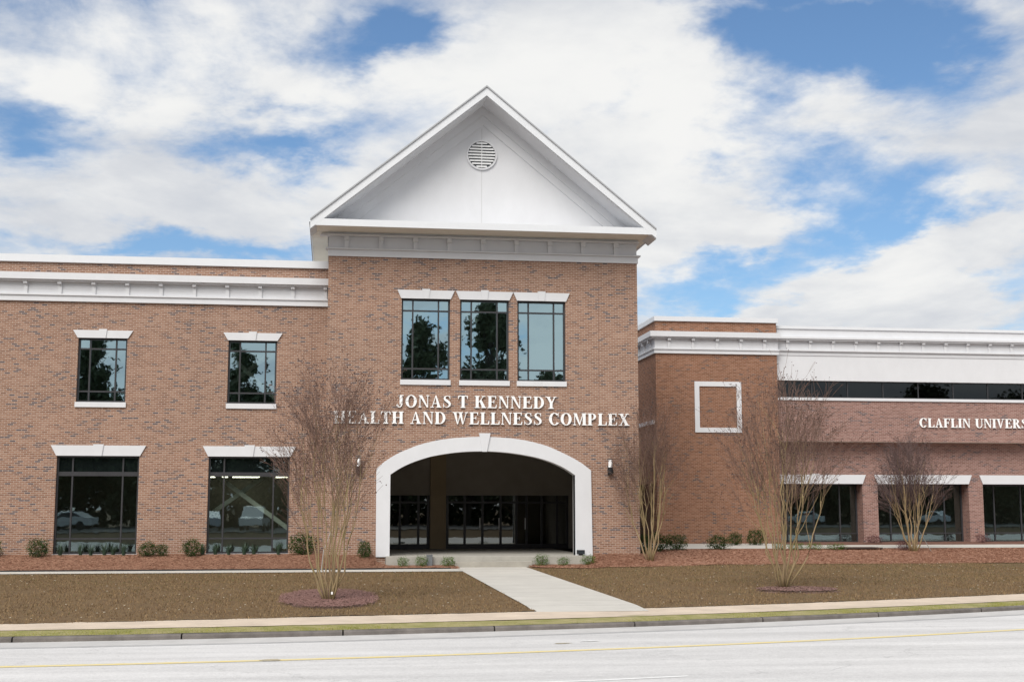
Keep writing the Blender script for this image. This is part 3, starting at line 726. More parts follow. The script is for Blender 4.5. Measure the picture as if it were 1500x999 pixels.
# --- left wing
LX0 = -24.0
up = [(-15.0, -13.21), (-9.51, -7.73), (-4.01, -2.20), (-20.5, -18.7)]
gr = [(-15.6, -12.65), (-10.10, -7.14), (-4.62, -1.62), (-21.1, -18.1)]
lb = MB(); wall_y(lb, LX0, -0.302, -.6, 11.0, LW, LW + .35, [(a, b, 5.63, 8.03) for a, b in up] + [(a, b, 0.05, 3.64) for a, b in gr])
side_wall(lb, LX0, LX0 + .35, LW + .352, 64, -.6, 11.0)
wall_y(lb, LX0 + .36, -.31, -.6, 9.9, 63.6, 63.95)
lb.build('left_wall', M['brick'], B)
names_u = ['upper window beyond the frame on the far left', 'left upper window of the left wing', 'right upper window of the left wing with brace behind', None]
names_g = [None, 'left ground floor window of the left wing', 'right ground floor window of the left wing with crossed braces behind', None]
for (a, b), l in zip(up, names_u): window(a, b, 5.63, 8.03, LW, 0.29, 0.19, 0.2, 'upper', tr=(0.165, 0.83), parts=(.24, .77), lbl=l)
for (a, b), l in zip(gr, names_g): window(a, b, 0.05, 3.64, LW, 0.385, 0.05, 0.23, 'ground', sill_proud=0.03, tr=(0.17, 0.845), parts=(.19, .80), gl=M['glass_low'], lbl=l)
# cornice + parapet coping
cb = MB(); xl, xr = LX0 - .05, -0.303
cb.box(xl, LW - .10, 10.86, xr, LW + .45, 11.14)
cop = cb.build('coping', M['white_metal'], B)
cb = MB()
cb.box(xl, LW - .34, 10.17, xr, LW, 10.42); cb.box(xl, LW - .25, 10.11, xr, LW, 10.168); cb.box(xl, LW - .05, 9.84, xr, LW, 10.108)
cb.box(xl, LW - .05, 9.66, xr, LW, 9.838); cb.box(xl, LW - .14, 9.60, xr, LW, 9.658); cb.box(xl, LW - .09, 9.385, xr, LW, 9.598)
cor = cb.build('cornice', M['white'], B)
for k in range(20):
    x = -0.42 - 1.228 * k
    if x < LX0 + .1: break
    m_ = MB(); m_.box(x - .07, LW - .22, 10.02, x + .07, LW - .051, 10.1085); m_.box(x - .06, LW - .11, 9.659, x + .075, LW - .052, 10.02); m_.build('modillion', M['white'], cor)
rb = MB(); rb.box(LX0 + .36, LW + .36, 9.9, -0.31, 63.59, 10.0); rb.box(0.06, 57.46, 4.31, 11.5, 67.9, 4.4); rb.build('flat_roof', M['roof'], B)
im = MB(); im.box(LX0 + .4, 54.8, -.1, -.32, 54.9, 9.8); im.box(LX0 + .4, LW + .36, 3.9, -.32, 54.8, 4.6); im.box(LX0 + .4, LW + .36, -.1, -.32, 54.8, -.02)
im.build('wing_interior', M['interior'], B)
# braces inside (seen through the glass)
def brace(name, a, b, y, w=.16):
    m_ = MB(); d = Vector((b[0] - a[0], 0, b[1] - a[1])).normalized(); n_ = Vector((-d.z, 0, d.x)) * w / 2
    m_.prism_xz([(a[0] - n_.x, a[1] - n_.z), (b[0] - n_.x, b[1] - n_.z), (b[0] + n_.x, b[1] + n_.z), (a[0] + n_.x, a[1] + n_.z)], y, y + w)
    return m_.build(name, M['brace'], B)
brace('cross_brace', (-5.3, 1.0), (-1.9, 3.45), 51.3); brace('cross_brace', (-4.6, 3.1), (-0.9, 0.40), 51.1)
brace('cross_brace', (-4.6, 6.0), (-2.4, 7.75), 51.3); brace('cross_brace', (-3.9, 7.45), (-1.6, 5.3), 51.1)
# ceiling strip lights inside the ground floor right bay
em = bpy.data.materials.new('tube_glow'); em.use_nodes = True
eb = em.node_tree.nodes['Principled BSDF']; eb.inputs['Emission Color'].default_value = (1.0, 0.95, 0.75, 1); eb.inputs['Emission Strength'].default_value = 5; eb.inputs['Base Color'].default_value = (.8, .8, .7, 1)
lblL = ['lit ceiling strip behind the right ground floor window, leftmost', 'lit ceiling strip behind the right ground floor window, middle', 'lit ceiling strip behind the right ground floor window, rightmost']
for (x, w), l in zip(((-4.55, .42), (-3.4, .6), (-1.95, .35)), lblL):
    r_ = empty('ceiling_light', (x, 53.5, 3.0), l, 'ceiling light', 'lit ceiling strips behind the left wing glass')
    h = MB(); h.box(x - w, 53.4, 3.0, x + w, 53.6, 3.06); h.box(x - .01, 53.49, 3.06, x + .01, 53.51, 3.9); h.build('housing', M['slat'], r_)
    h = MB(); h.box(x - w + .03, 53.42, 2.93, x + w - .03, 53.58, 2.998); h.build('tube', em, r_)

M['caulk'] = mat('joint_sealant', (0.20, 0.12, 0.09), .9)
for xj, za, zb, yj in ((-8.62, 8.42, 9.38, LW), (-8.62, 4.12, 5.43, LW), (-0.9, -.1, 9.38, LW), (5.60, 9.95, 11.09, T), (9.98, 4.4, 11.09, T)):
    m_ = MB(); m_.box(xj - .008, yj - .003, za, xj + .008, yj + .002, zb); m_.build('control_joint', M['caulk'], B)
# --- corner block
BX0, BX1 = 14.83, 20.70
bb = MB(); wall_y(bb, BX0, BX1, -.6, 10.44, BF, BF + .35)
side_wall(bb, BX0, BX0 + .35, BF + .352, 70, -.6, 10.44, [(60.0, 65.6, -.6, 2.87)])
side_wall(bb, BX1 - .35, BX1, BF + .352, 66, -.6, 10.44)
bb.build('block_wall', M['brick_block'], B)
cb = MB(); cb.box(BX0 - .07, BF - .08, 10.42, BX1 + .07, BF + .36, 10.64); cb.box(BX0 - .07, BF + .362, 10.42, BX0 + .37, 70, 10.64); cb.box(BX1 - .36, BF + .362, 10.42, BX1 + .07, 66, 10.64)
cb.build('coping', M['white_metal'], B)
cb = MB()
def wrap(z0, z1, p, e=0): cb.box(BX0 - p, BF - p, z0, BX1 + min(p, .1), BF - .001, z1); cb.box(BX0 - p, BF, z0, BX0 - .001, 70, z1)
wrap(9.66, 9.91, .32); wrap(9.60, 9.658, .24); wrap(9.36, 9.598, .05); wrap(9.14, 9.358, .05); wrap(9.08, 9.138, .13); wrap(8.90, 9.078, .08)
bc = cb.build('cornice', M['white'], B)
for k in range(5):
    x = BX0 + .62 + 1.155 * k
    m_ = MB(); m_.box(x - .075, BF - .21, 9.50, x + .075, BF - .051, 9.598); m_.box(x - .065, BF - .11, 9.139, x + .075, BF - .052, 9.50); m_.build('modillion', M['white'], bc)
for k in range(8):
    y = BF + .7 + 1.155 * k
    m_ = MB(); m_.box(BX0 - .22, y - .085, 9.46, BX0 - .051, y + .085, 9.598); m_.box(BX0 - .10, y - .075, 9.139, BX0 - .052, y + .075, 9.46); m_.build('modillion', M['white'], bc)
pf = MB(); fx0, fx1, fz0, fz1, ft = 16.66, 18.91, 5.22, 7.60, .225
pf.box(fx0, BF - .05, fz0, fx0 + ft, BF + .01, fz1); pf.box(fx1 - ft, BF - .05, fz0, fx1, BF + .01, fz1)
pf.box(fx0 + ft, BF - .049, fz0, fx1 - ft, BF + .01, fz0 + ft); pf.box(fx0 + ft, BF - .049, fz1 - ft, fx1 - ft, BF + .01, fz1)
pf.build('square_trim', M['white'], B)
# side entrance recess, ledge over it
dm = MB(); dm.box(BX0 + .5, 59.6, -.05, BX0 + .6, 66.2, 3.0); dm.build('side_door', M['spandrel'], B)
lm = MB(); lm.box(BX0 - .10, BF + .35, 5.62, BX0 + .02, 66.0, 5.80); lm.build('ledge', M['white'], B)
# connector wall between tower and block
cb = MB(); wall_y(cb, 11.53, BX0 - .01, -.6, 8.0, 68.0, 68.3); cb.build('connector_wall', M['brick_block'], B)
rb = MB(); rb.box(BX0 + .36, BF + .36, 9.7, BX1 - .36, 69.9, 9.8); rb.box(BX1, WU + .4, 9.7, 46, 75, 9.8); rb.build('flat_roof', M['roof'], B)

# --- right wing
RX1 = 46.0
ub = MB(); wall_y(ub, BX1 + .002, RX1, 4.86, 6.80, WU, WU + .3); ub.build('band_wall', M['brick_wing'], B)
ub = MB(); ub.quad((BX1, WU, 4.859), (BX1, WL, 4.859), (RX1, WL, 4.859), (RX1, WU, 4.859)); ub.build('overhang_soffit', M['soffit'], B)
pil = [(25.14, 25.90), (30.52, 31.25), (35.9, 36.65), (41.3, 42.05)]
ops = [(20.75, 25.14), (25.90, 30.52), (31.25, 35.9), (36.65, 41.3)]
lb = MB(); wall_y(lb, BX1 + .002, RX1, -.6, 4.86, WL, WL + .8, [(a, b, 0.06, 2.88) for a, b in ops]); lb.build('lower_wall', M['brick_wing'], B)
for i, (a, b) in enumerate(ops):
    lm = MB(); a2 = a - .17 if i else a; 
    lm.prism_xz([(a, 2.88), (b, 2.88), (b + .17, 3.31), (a2, 3.31)], WL - .06, WL + .04); lm.build('lintel', M['white'], B)
    km = MB(); c = (20.05 + 25.14) / 2 + .2 if i == 0 else (a + b) / 2
    if i == 0: km.prism_xz([(c - .13, 2.877), (c + .13, 2.877), (c + .19, 3.355), (c - .19, 3.355)], WL - .10, WL - .055); km.build('keystone', M['white'], B)
    w_ = MB(); fy = WL + .72; x0, x1, z0, z1 = a, b, .07, 2.87
    w_.box(x0, fy, z0, x0 + .07, fy + .1, z1); w_.box(x1 - .07, fy, z0, x1, fy + .1, z1); w_.box(x0 + .07, fy, z1 - .07, x1 - .07, fy + .1, z1); w_.box(x0 + .07, fy, z0, x1 - .07, fy + .1, z0 + .08)
    w_.box(x0 + .07, fy + .01, .5, x1 - .07, fy + .09, .555)
    xs_ = [x0 + .2 * (x1 - x0), x0 + .5 * (x1 - x0), x0 + .8 * (x1 - x0)]
    for xx in xs_: w_.box(xx - .03, fy + .003, z0 + .08, xx + .03, fy + .097, z1 - .07)
    wf = w_.build('window', M['frame'], B)
    wf['label'] = ['window between the corner block and the first brick pillar', 'window between the two brick pillars', 'window at the right edge, right of the second brick pillar', 'window beyond the right edge'][i]
    g = MB(); ed = [x0 + .07] + xs_ + [x1 - .07]; rnd = random.Random(i)
    for c, d in zip(ed, ed[1:]):
        t = rnd.uniform(-.003, .003); g.quad((c, fy + .05 + t, z0 + .08), (d, fy + .05 - t, z0 + .08), (d, fy + .05 - t, z1 - .07), (c, fy + .05 + t, z1 - .07))
    g.build('pane', M['glass_low'], wf)
im = MB(); im.box(BX1 + .1, 66, -.1, RX1 - .1, 66.1, 9); im.box(BX1 + .1, WL + .9, 3.2, RX1 - .1, 66, 3.3); im.box(BX1 + .1, WL + .9, -.1, RX1 - .1, 66, .02); im.box(BX1 + .1, WU + .9, 5.6, RX1 - .1, 66, 5.7); im.build('wing_interior', M['interior'], B)
# strip window, sill, fascia, cornice
sw = MB(); zc0, zc1 = 6.93, 7.74
sw.box(BX1 + .005, WU + .12, zc0, RX1, WU + .2, zc0 + .05); sw.box(BX1 + .005, WU + .12, zc1 - .05, RX1, WU + .2, zc1)
for k in range(14):
    x = BX1 + .03 + k * 1.78; sw.box(x, WU + .125, zc0 + .05, x + .05, WU + .195, zc1 - .05)
swf = sw.build('strip_window', M['frame'], B)
M['glass_strip'] = glass_mat('strip_glass', (0.15, 0.16, 0.16), (0.55, 0.62, 0.66), 0.07, 0.03)
g = MB(); g.quad((BX1, WU + .16, zc0 + .05), (RX1, WU + .16, zc0 + .05), (RX1, WU + .16, zc1 - .05), (BX1, WU + .16, zc1 - .05)); g.build('pane', M['glass_strip'], swf)
sm = MB(); sm.box(BX1 + .003, WU - .06, 6.80, RX1, WU + .25, 6.929); sm.build('sill', M['white'], swf)
cb = MB(); cb.box(BX1 + .002, WU - .04, 7.74, RX1, WU + .3, 8.93)
cb.box(BX1 + .11, WU - .07, 8.932, RX1, WU + .3, 9.13); cb.box(BX1 + .11, WU - .16, 9.132, RX1, WU + .3, 9.20); cb.box(BX1 + .11, WU - .05, 9.202, RX1, WU + .3, 9.63)
cb.box(BX1 + .11, WU - .24, 9.632, RX1, WU + .3, 9.70); cb.box(BX1 + .11, WU - .30, 9.702, RX1, WU + .3, 9.79); cb.box(BX1 + .11, WU - .04, 9.792, RX1, WU + .3, 10.20)
wc = cb.build('cornice', M['white'], B)
cb = MB(); cb.box(BX1 + .08, WU - .10, 10.20, RX1, WU + .4, 10.335); cb.build('coping', M['white_metal'], B)
for k in range(22):
    x = BX1 + .60 + 1.135 * k
    if x > RX1 - .2: break
    m_ = MB(); m_.box(x - .075, WU - .20, 9.54, x + .075, WU - .051, 9.631); m_.box(x - .065, WU - .11, 9.201, x + .075, WU - .052, 9.54); m_.build('modillion', M['white'], wc)

# ------------------------------------------------------------------ wall lamps
def sconce(x, y, z, face, label):
    """face: outward unit direction in x,y"""
    r_ = empty('wall_lamp', (x, y, z), label, 'wall lamp', 'black and white wall lamps')
    cx, cy = x + face[0] * .13, y + face[1] * .13
    d = MB(); n = 20
    d.tube([(cx, cy, z + .27), (cx, cy, z + .56)], [.075, .075], n); d.build('diffuser', M['diffuser'], r_, smooth=False)
    b = MB(); b.tube([(cx, cy, z + .02), (cx, cy, z + .268)], [.105, .105], n); b.tube([(cx, cy, z + .561), (cx, cy, z + .59)], [.09, .09], n)
    if face[1]: b.box(x - .07, y - .06, z + .0, x + .07, y - .002, z + .25); b.box(x - .02, y - .07, z + .2, x + .02, y - .004, z + .575)
    else: b.box(x - .06, y - .07, z + .0, x - .002, y + .07, z + .25); b.box(x - .07, y - .02, z + .2, x - .004, y + .02, z + .575)
    b.build('housing', M['black'], r_)
sconce(0.93, T, 2.98, (0, -1), 'wall lamp left of the arch, behind the branches of the left tree')
sconce(10.37, T, 2.98, (0, -1), 'wall lamp on the bare brick right of the arch')
sconce(BX0, 63.1, 3.42, (-1, 0), 'narrow wall lamp in the gap between the tower and the corner block')

# ------------------------------------------------------------------ lettering (roman capitals built from strokes)
t_, h_ = 0.215, 0.07
def ell(cx, cz, rx, rz, a0, a1, ti, te, n=18):
    """band along an ellipse; ti = thickness at the sides, te = at top and bottom"""
    P = []
    for i in range(n):
        a, b = R(lerp(a0, a1, i / n)), R(lerp(a0, a1, (i + 1) / n))
        P.append([(cx + rx * math.cos(a), cz + rz * math.sin(a)), (cx + rx * math.cos(b), cz + rz * math.sin(b)),
                  (cx + (rx - ti) * math.cos(b), cz + (rz - te) * math.sin(b)), (cx + (rx - ti) * math.cos(a), cz + (rz - te) * math.sin(a))])
    return P
def bx(x0, z0, x1, z1): return [(x0, z0), (x1, z0), (x1, z1), (x0, z1)]
def stem(x, w=t_, z0=0, z1=1, s=.075, top=True, bot=True):
    o = [bx(x, z0, x + w, z1)]
    if bot: o.append(bx(x - s, z0, x + w + s, z0 + h_))
    if top: o.append(bx(x - s, z1 - h_, x + w + s, z1))
    return o
def diag(x0, z0, x1, z1, w): return [[(x0, z0), (x0 + w, z0), (x1 + w, z1), (x1, z1)]]
GL = {}
GL['I'] = (.40, stem(.10))
GL['L'] = (.72, stem(.10) + [bx(.28, 0, .66, h_), [(.60, 0), (.69, 0), (.70, .30), (.655, .30)]])
GL['E'] = (.76, stem(.10) + [bx(.28, 0, .68, h_), bx(.28, 1 - h_, .66, 1), bx(.28, .485, .52, .54), [(.62, 0), (.70, 0), (.72, .28), (.68, .28)], [(.62, .75), (.66, .75), (.68, 1), (.60, 1)], bx(.49, .38, .53, .65)])
GL['F'] = (.70, stem(.10) + [bx(.28, 1 - h_, .66, 1), bx(.28, .485, .52, .54), [(.62, .73), (.655, .73), (.68, 1), (.60, 1)], bx(.49, .38, .53, .65)])
GL['T'] = (.76, stem(.28, top=False) + [bx(.04, 1 - h_, .72, 1), [(.02, .73), (.055, .73), (.12, 1), (.02, 1)], [(.705, .73), (.74, .73), (.74, 1), (.64, 1)]])
GL['H'] = (.90, stem(.10) + stem(.60) + [bx(.29, .48, .61, .54)])
GL['N'] = (.86, stem(.12, .055) + stem(.70, .055, bot=False, s=.09) + [[(.08, 1), (.30, 1), (.755, .0), (.66, .0)]])
GL['M'] = (1.06, stem(.12, .055) + stem(.78) + [[(.08, 1), (.30, 1), (.56, .12), (.50, .0)], [(.50, .0), (.55, .0), (.83, 1), (.78, 1)]])
GL['A'] = (.84, [[(.10, 0), (.155, 0), (.44, 1), (.39, 1)], [(.54, 0), (.77, 0), (.45, 1), (.37, 1)], bx(.24, .30, .60, .36), bx(.01, 0, .26, h_), bx(.46, 0, .83, h_)])
GL['V'] = (.84, [[(.38, 0), (.46, 0), (.29, 1), (.07, 1)], [(.41, 0), (.455, 0), (.73, 1), (.68, 1)], bx(.0, 1 - h_, .37, 1), bx(.58, 1 - h_, .83, 1)])
GL['W'] = (1.18, [[(.33, 0), (.40, 0), (.27, 1), (.06, 1)], [(.36, 0), (.40, 0), (.585, .72), (.54, .80)], [(.73, 0), (.80, 0), (.68, 1), (.46, 1)], [(.76, 0), (.80, 0), (1.07, 1), (1.02, 1)], bx(0, 1 - h_, .36, 1), bx(.40, 1 - h_, .77, 1), bx(.93, 1 - h_, 1.17, 1)])
GL['X'] = (.86, [[(.54, 0), (.79, 0), (.33, 1), (.08, 1)], [(.12, 0), (.18, 0), (.72, 1), (.66, 1)], bx(.02, 0, .30, h_), bx(.47, 0, .85, h_), bx(.01, 1 - h_, .41, 1), bx(.56, 1 - h_, .82, 1)])
GL['Y'] = (.84, [bx(.33, 0, .53, .48), bx(.24, 0, .62, h_), [(.33, .48), (.53, .42), (.29, 1), (.07, 1)], [(.44, .48), (.53, .46), (.75, 1), (.70, 1)], bx(.0, 1 - h_, .37, 1), bx(.60, 1 - h_, .83, 1)])
GL['K'] = (.90, stem(.10) + [[(.28, .36), (.28, .43), (.68, 1), (.74, 1)], [(.38, .58), (.53, .68), (.86, 0), (.60, 0)], bx(.52, 0, .89, h_), bx(.56, 1 - h_, .83, 1)])
GL['O'] = (.90, ell(.45, .5, .42, .52, 0, 360, .215, .065, 36))
GL['C'] = (.84, ell(.46, .5, .42, .52, 42, 322, .215, .065, 28) + [[(.72, .66), (.755, .66), (.775, 1.0), (.73, 1.0)]])
GL['D'] = (.88, stem(.10) + ell(.36, .5, .46, .5, -90, 90, .20, .05, 20) + [bx(.28, 0, .38, .05), bx(.28, .95, .38, 1)])
GL['P'] = (.74, stem(.10) + ell(.36, .725, .32, .275, -90, 90, .18, .05, 16) + [bx(.28, .45, .38, .50), bx(.28, .95, .38, 1)])
GL['R'] = (.88, stem(.10) + ell(.36, .735, .32, .265, -90, 90, .18, .05, 16) + [bx(.28, .47, .38, .52), bx(.28, .95, .38, 1), [(.34, .49), (.52, .49), (.84, 0), (.60, 0)], bx(.62, 0, .88, h_)])
GL['U'] = (.88, stem(.12, z0=.3, bot=False) + stem(.72, .05, z0=.3, bot=False) + ell(.445, .32, .325, .34, 180, 360, .19, .06, 18)[:9] + ell(.445, .32, .325, .34, 180, 360, .05, .06, 18)[9:])
GL['J'] = (.62, stem(.28, z0=.22, bot=False) + ell(.26, .24, .22, .26, 190, 360, .10, .06, 14) + ell(.13, .14, .09, .09, 0, 360, .088, .088, 12))
GL['S'] = (.68, [])
_sp = [(.56, .80, .03), (.52, .90, .04), (.42, .965, .045), (.30, .955, .06), (.19, .89, .11), (.155, .78, .15), (.20, .67, .18), (.33, .56, .20), (.47, .45, .20), (.545, .33, .18), (.54, .19, .14), (.45, .08, .09), (.32, .028, .05), (.20, .06, .045), (.11, .15, .04), (.075, .26, .03)]
for i in range(len(_sp) - 1):
    def nrm(i):
        a, b = _sp[max(i - 1, 0)], _sp[min(i + 1, len(_sp) - 1)]; dx, dz = b[0] - a[0], b[1] - a[1]; L = math.hypot(dx, dz); return -dz / L, dx / L
    n0, n1_ = nrm(i), nrm(i + 1); a, b = _sp[i], _sp[i + 1]
    GL['S'][1].append([(a[0] + n0[0] * a[2] / 2, a[1] + n0[1] * a[2] / 2), (a[0] - n0[0] * a[2] / 2, a[1] - n0[1] * a[2] / 2), (b[0] - n1_[0] * b[2] / 2, b[1] - n1_[1] * b[2] / 2), (b[0] + n1_[0] * b[2] / 2, b[1] + n1_[1] * b[2] / 2)])
GL['S'][1].extend([[(.55, .70), (.585, .70), (.575, 1), (.545, 1)], [(.055, 0), (.09, 0), (.085, .32), (.05, .32)]])

def sign(text, x0, x1, z, cap, y, name, label):
    r_ = empty(name, ((x0 + x1) / 2, y, z), label, 'sign')
    gap, space = .07, .42
    tot = sum((space if c == ' ' else GL[c][0] + gap) for c in text) - gap
    kx = (x1 - x0) / tot; x = x0
    for c in text:
        if c == ' ': x += space * kx; continue
        mb = MB()
        for i, pol in enumerate(GL[c][1]):
            area = sum(p[0] * q_[1] - q_[0] * p[1] for p, q_ in zip(pol, pol[1:] + pol[:1]))
            if area < 0: pol = pol[::-1]
            mb.prism_xz([(x + p[0] * kx, z + p[1] * cap) for p in pol], y - .075 - .0006 * (i % 12), y - .02)
        p0_ = GL[c][1][0][0]; p2_ = GL[c][1][0][2]; ax_, az_ = (p0_[0] + p2_[0]) / 2, (p0_[1] + p2_[1]) / 2
        mb.box(x + ax_ * kx - .008, y - .022, z + az_ * cap - .008, x + ax_ * kx + .008, y + .005, z + az_ * cap + .008)   # stand-off pin
        o = mb.build('letter', M['letter'], r_)
        x += (GL[c][0] + gap) * kx
    return r_
sign('JONAS T KENNEDY', 2.27, 8.33, 5.445, .455, T, 'wall_sign', 'upper line of white serif letters on the tower reading JONAS T KENNEDY')
sign('HEALTH AND WELLNESS COMPLEX', -0.02, 11.14, 4.83, .455, T, 'wall_sign', 'lower line of white serif letters on the tower reading HEALTH AND WELLNESS COMPLEX')
sign('CLAFLIN UNIVERSITY', 27.78, 34.35, 5.56, .44, WU, 'wall_sign', 'white serif letters on the right wing reading CLAFLIN UNIVERSITY')

# ------------------------------------------------------------------ crape myrtles
def myrtle(x, y, h, spread, seed, label, stems=11, dens=1.0, base_r=.028, lean=0.0, pods=.45, twm=None):
    rnd = random.Random(seed); z0 = G(x, y) + .03
    r_ = empty('crape_myrtle', (x, y, z0), label, 'tree', 'bare crape myrtle trees')
    tb, cb, pb = MB(), MB(), MB()
    def pod(p):
        for _ in range(rnd.randint(1, 3)):
            q_ = Vector(p) + Vector([rnd.gauss(0, .035) for _ in range(3)]); s = rnd.uniform(.012, .021)
            n = len(pb.v); pb.v += [tuple(q_ + Vector(v) * s) for v in ((1, 0, 0), (-1, 0, 0), (0, 1, 0), (0, -1, 0), (0, 0, 1), (0, 0, -1))]
            pb.f += [(n + a, n + b, n + c) for a, b, c in ((0, 2, 4), (2, 1, 4), (1, 3, 4), (3, 0, 4), (2, 0, 5), (1, 2, 5), (3, 1, 5), (0, 3, 5))]
    def grow(p, d, length, r0, lvl, target=None):
        pts, rad = [Vector(p)], [r0]; n = (8, 5, 4, 3, 2)[lvl]; dd = Vector(d).normalized()
        for i in range(n):
            if lvl == 0:
                f = (i + 1) / n; q_ = Vector(p).lerp(target, f); b = f * (1 - f)
                q_ += Vector((rnd.gauss(0, .035), rnd.gauss(0, .035), 0)) + (Vector((target.x - p.x, target.y - p.y, 0)) * b * bow)
                pts.append(q_)
            else:
                dd = (dd + Vector((rnd.gauss(0, .15), rnd.gauss(0, .15), rnd.gauss(0, .06) + .09))).normalized()
                pts.append(pts[-1] + dd * length / n)
            rad.append(max(.0036, r0 * (1 - .55 * (i + 1) / n)))
        (tb if lvl < 2 else cb).tube(pts, rad, (7, 5, 4, 3, 3)[lvl], cap=lvl < 1)
        if lvl == 4 or (lvl == 3 and rnd.random() < .3):
            if rnd.random() < pods: pod(pts[-1])
            return
        nk = {0: rnd.randint(4, 6), 1: rnd.randint(3, 5), 2: rnd.randint(3, 5), 3: rnd.randint(1, 3)}[lvl]
        nk = max(1, int(round(nk * dens)))
        for k in range(nk):
            f = 1.0 if k == 0 else (rnd.uniform(.42, 1.0) if lvl == 0 else rnd.uniform(.3, 1))
            i = min(int(f * n), n - 1); q_ = pts[i].lerp(pts[i + 1], f * n - i); td = (pts[i + 1] - pts[i]).normalized()
            ang = rnd.uniform(.18, .5) if lvl < 2 else rnd.uniform(.3, .8)
            if k == 0: ang *= .35
            out_ = Vector((q_.x - x, q_.y - y, 0)) * .7
            ax = td.cross(out_ + Vector((rnd.gauss(0, 1), rnd.gauss(0, 1), .01))).normalized()
            nd = Matrix.Rotation(ang, 3, ax) @ td
            nd.z = max(nd.z, .10)
            grow(q_, nd, h * (.0, .21, .135, .085, .05)[lvl + 1] * rnd.uniform(.7, 1.3), max(.004, rad[i] * rnd.uniform(.5, .7)), lvl + 1)
    bow = .55
    for k in range(stems):
        a = 2.39996 * k + rnd.uniform(-.4, .4); rr = math.sqrt((k + .6) / stems)
        b0 = Vector((x + .09 * math.cos(a) * rr, y + .09 * math.sin(a) * rr, z0 - .1))
        tz = h * rnd.uniform(.50, .68) * (1 - .22 * rr * rr); tr_ = spread * .335 * rr * rnd.uniform(.8, 1.1)
        grow(b0, (0, 0, 1), h, base_r * rnd.uniform(.7, 1.15), 0, Vector((x + tr_ * math.cos(a), y + tr_ * math.sin(a), z0 + tz)))
    zs = sorted(v[2] for v in cb.v); sz = h / (zs[int(len(zs) * .995)] - z0)
    rs = sorted(math.hypot(v[0] - x, v[1] - y) for v in cb.v); sr = (spread / 2) / rs[int(len(rs) * .95)]
    for m_ in (tb, cb, pb):
        m_.v = [(x + (v[0] - x) * (1 + (sr - 1) * min(1, max(0, v[2] - z0) / 1.5)), y + (v[1] - y) * (1 + (sr - 1) * min(1, max(0, v[2] - z0) / 1.5)), z0 + (v[2] - z0) * sz) for v in m_.v]
    tb.build('trunk', M['bark'], r_, smooth=True); cb.build('crown', twm or M['twig'], r_, smooth=True); pb.build('seed_pods', M['pod'], r_)
    return r_
t1 = myrtle(-0.04, 32.31, 5.75, 3.1, 11, 'tall bare multi-stemmed tree in a ring of mulch, left of the arch', 15, .95, .026)
tg = MB(); tg.box(-.0, 32.12, .02 - .35, .045, 32.125, .08 - .35); tg.build('tag', M['letter'], t1)
myrtle(12.33, 35.2, 6.0, 3.6, 23, 'tall bare multi-stemmed tree in front of the square wall trim, right lawn', 14, .95, .032, pods=.6)
myrtle(11.7, 47.9, 5.9, 3.1, 35, 'bare multi-stemmed tree at the right corner of the tower', 11, 1.05, .032, pods=.7)
t4 = myrtle(23.75, 51.9, 4.8, 3.2, 47, 'small dark bare tree in the bed below the CLAFLIN letters', 12, 1.15, .034, pods=.8, twm=mat('twig_dark', (0.15, 0.105, 0.10), .9, .25, 3))
# leaning stakes
sk = MB(); sk.tube([(-.36, 46.3, -.55), (-0.28, 46.0, .25), (-.05, 46.0, .9)], [.014, .014, .014], 8); tag(sk.build('tree_stake', mat('stake_pale', (.42, .42, .40), .7, .1)), 'pale metal stake leaning behind the left tree at the bed edge', 'stake')
sk = MB(); sk.tube([(24.5, 51.7, -.1), (23.9, 51.8, 1.0)], [.014, .012], 8); tag(sk.build('tree_stake', mat('stake_grey', (.28, .27, .25), .8, .1)), 'thin grey stake propping the small tree below the CLAFLIN letters', 'stake')

# ------------------------------------------------------------------ shrubs
def shrub_mesh(name, w, h, m, seed, n, leaf=.04, loose=.18):
    rnd = random.Random(seed); mb = MB()
    for _ in range(n):
        while True:
            p = Vector((rnd.uniform(-1, 1), rnd.uniform(-1, 1), rnd.uniform(-1, 1)))
            if p.length < 1: break
        p = p.normalized() * (p.length ** .45) * (1 + rnd.gauss(0, loose * .5))
        lump = 1 + .7 * noise.noise((p.x * 2.2 + seed, p.y * 2.2, p.z * 2.2))
        q_ = Vector((p.x * w / 2 * lump, p.y * w / 2 * lump, h / 2 + p.z * h / 2 * lump))
        if q_.z < 0.01: continue
        d = (p + Vector([rnd.gauss(0, .6) for _ in range(3)])).normalized(); s = leaf * rnd.uniform(.6, 1.3)
        a = d.orthogonal().normalized(); a.rotate(Matrix.Rotation(rnd.uniform(0, 6.28), 3, d)); 
        mb.poly([q_ - a * s * .3, q_ + d * s * .5, q_ + d * s * 1.1 + a * s * .1, q_ + a * s * .45 + d * s * .3])
    me = bpy.data.meshes.new(name); me.from_pydata([tuple(v) for v in mb.v], [], mb.f); me.materials.append(m); me.update(); return me
def stem_mesh(name, w, h, seed):
    rnd = random.Random(seed); mb = MB()
    for k in range(9):
        a = rnd.uniform(0, 6.28); r = rnd.uniform(.2, .75)
        mb.tube([(0, 0, -.03), (math.cos(a) * w * .15 * r, math.sin(a) * w * .15 * r, h * .3), (math.cos(a) * w * .42 * r, math.sin(a) * w * .42 * r, h * .8)], [.010, .007, .003], 4)
    me = bpy.data.meshes.new(name); me.from_pydata([tuple(v) for v in mb.v], [], mb.f); me.materials.append(M['twig']); me.update(); return me
SH = {}
for key, m in (('dark', 'leaf_dark'), ('bright', 'leaf_bright'), ('red', 'leaf_red')):
    SH[key] = [(shrub_mesh('foliage', 1, 1, M[m], s, 2200 if key == 'dark' else 1300, .07, .22), stem_mesh('stems', 1, 1, s)) for s in (1, 2, 3)]
_cnt = [0]
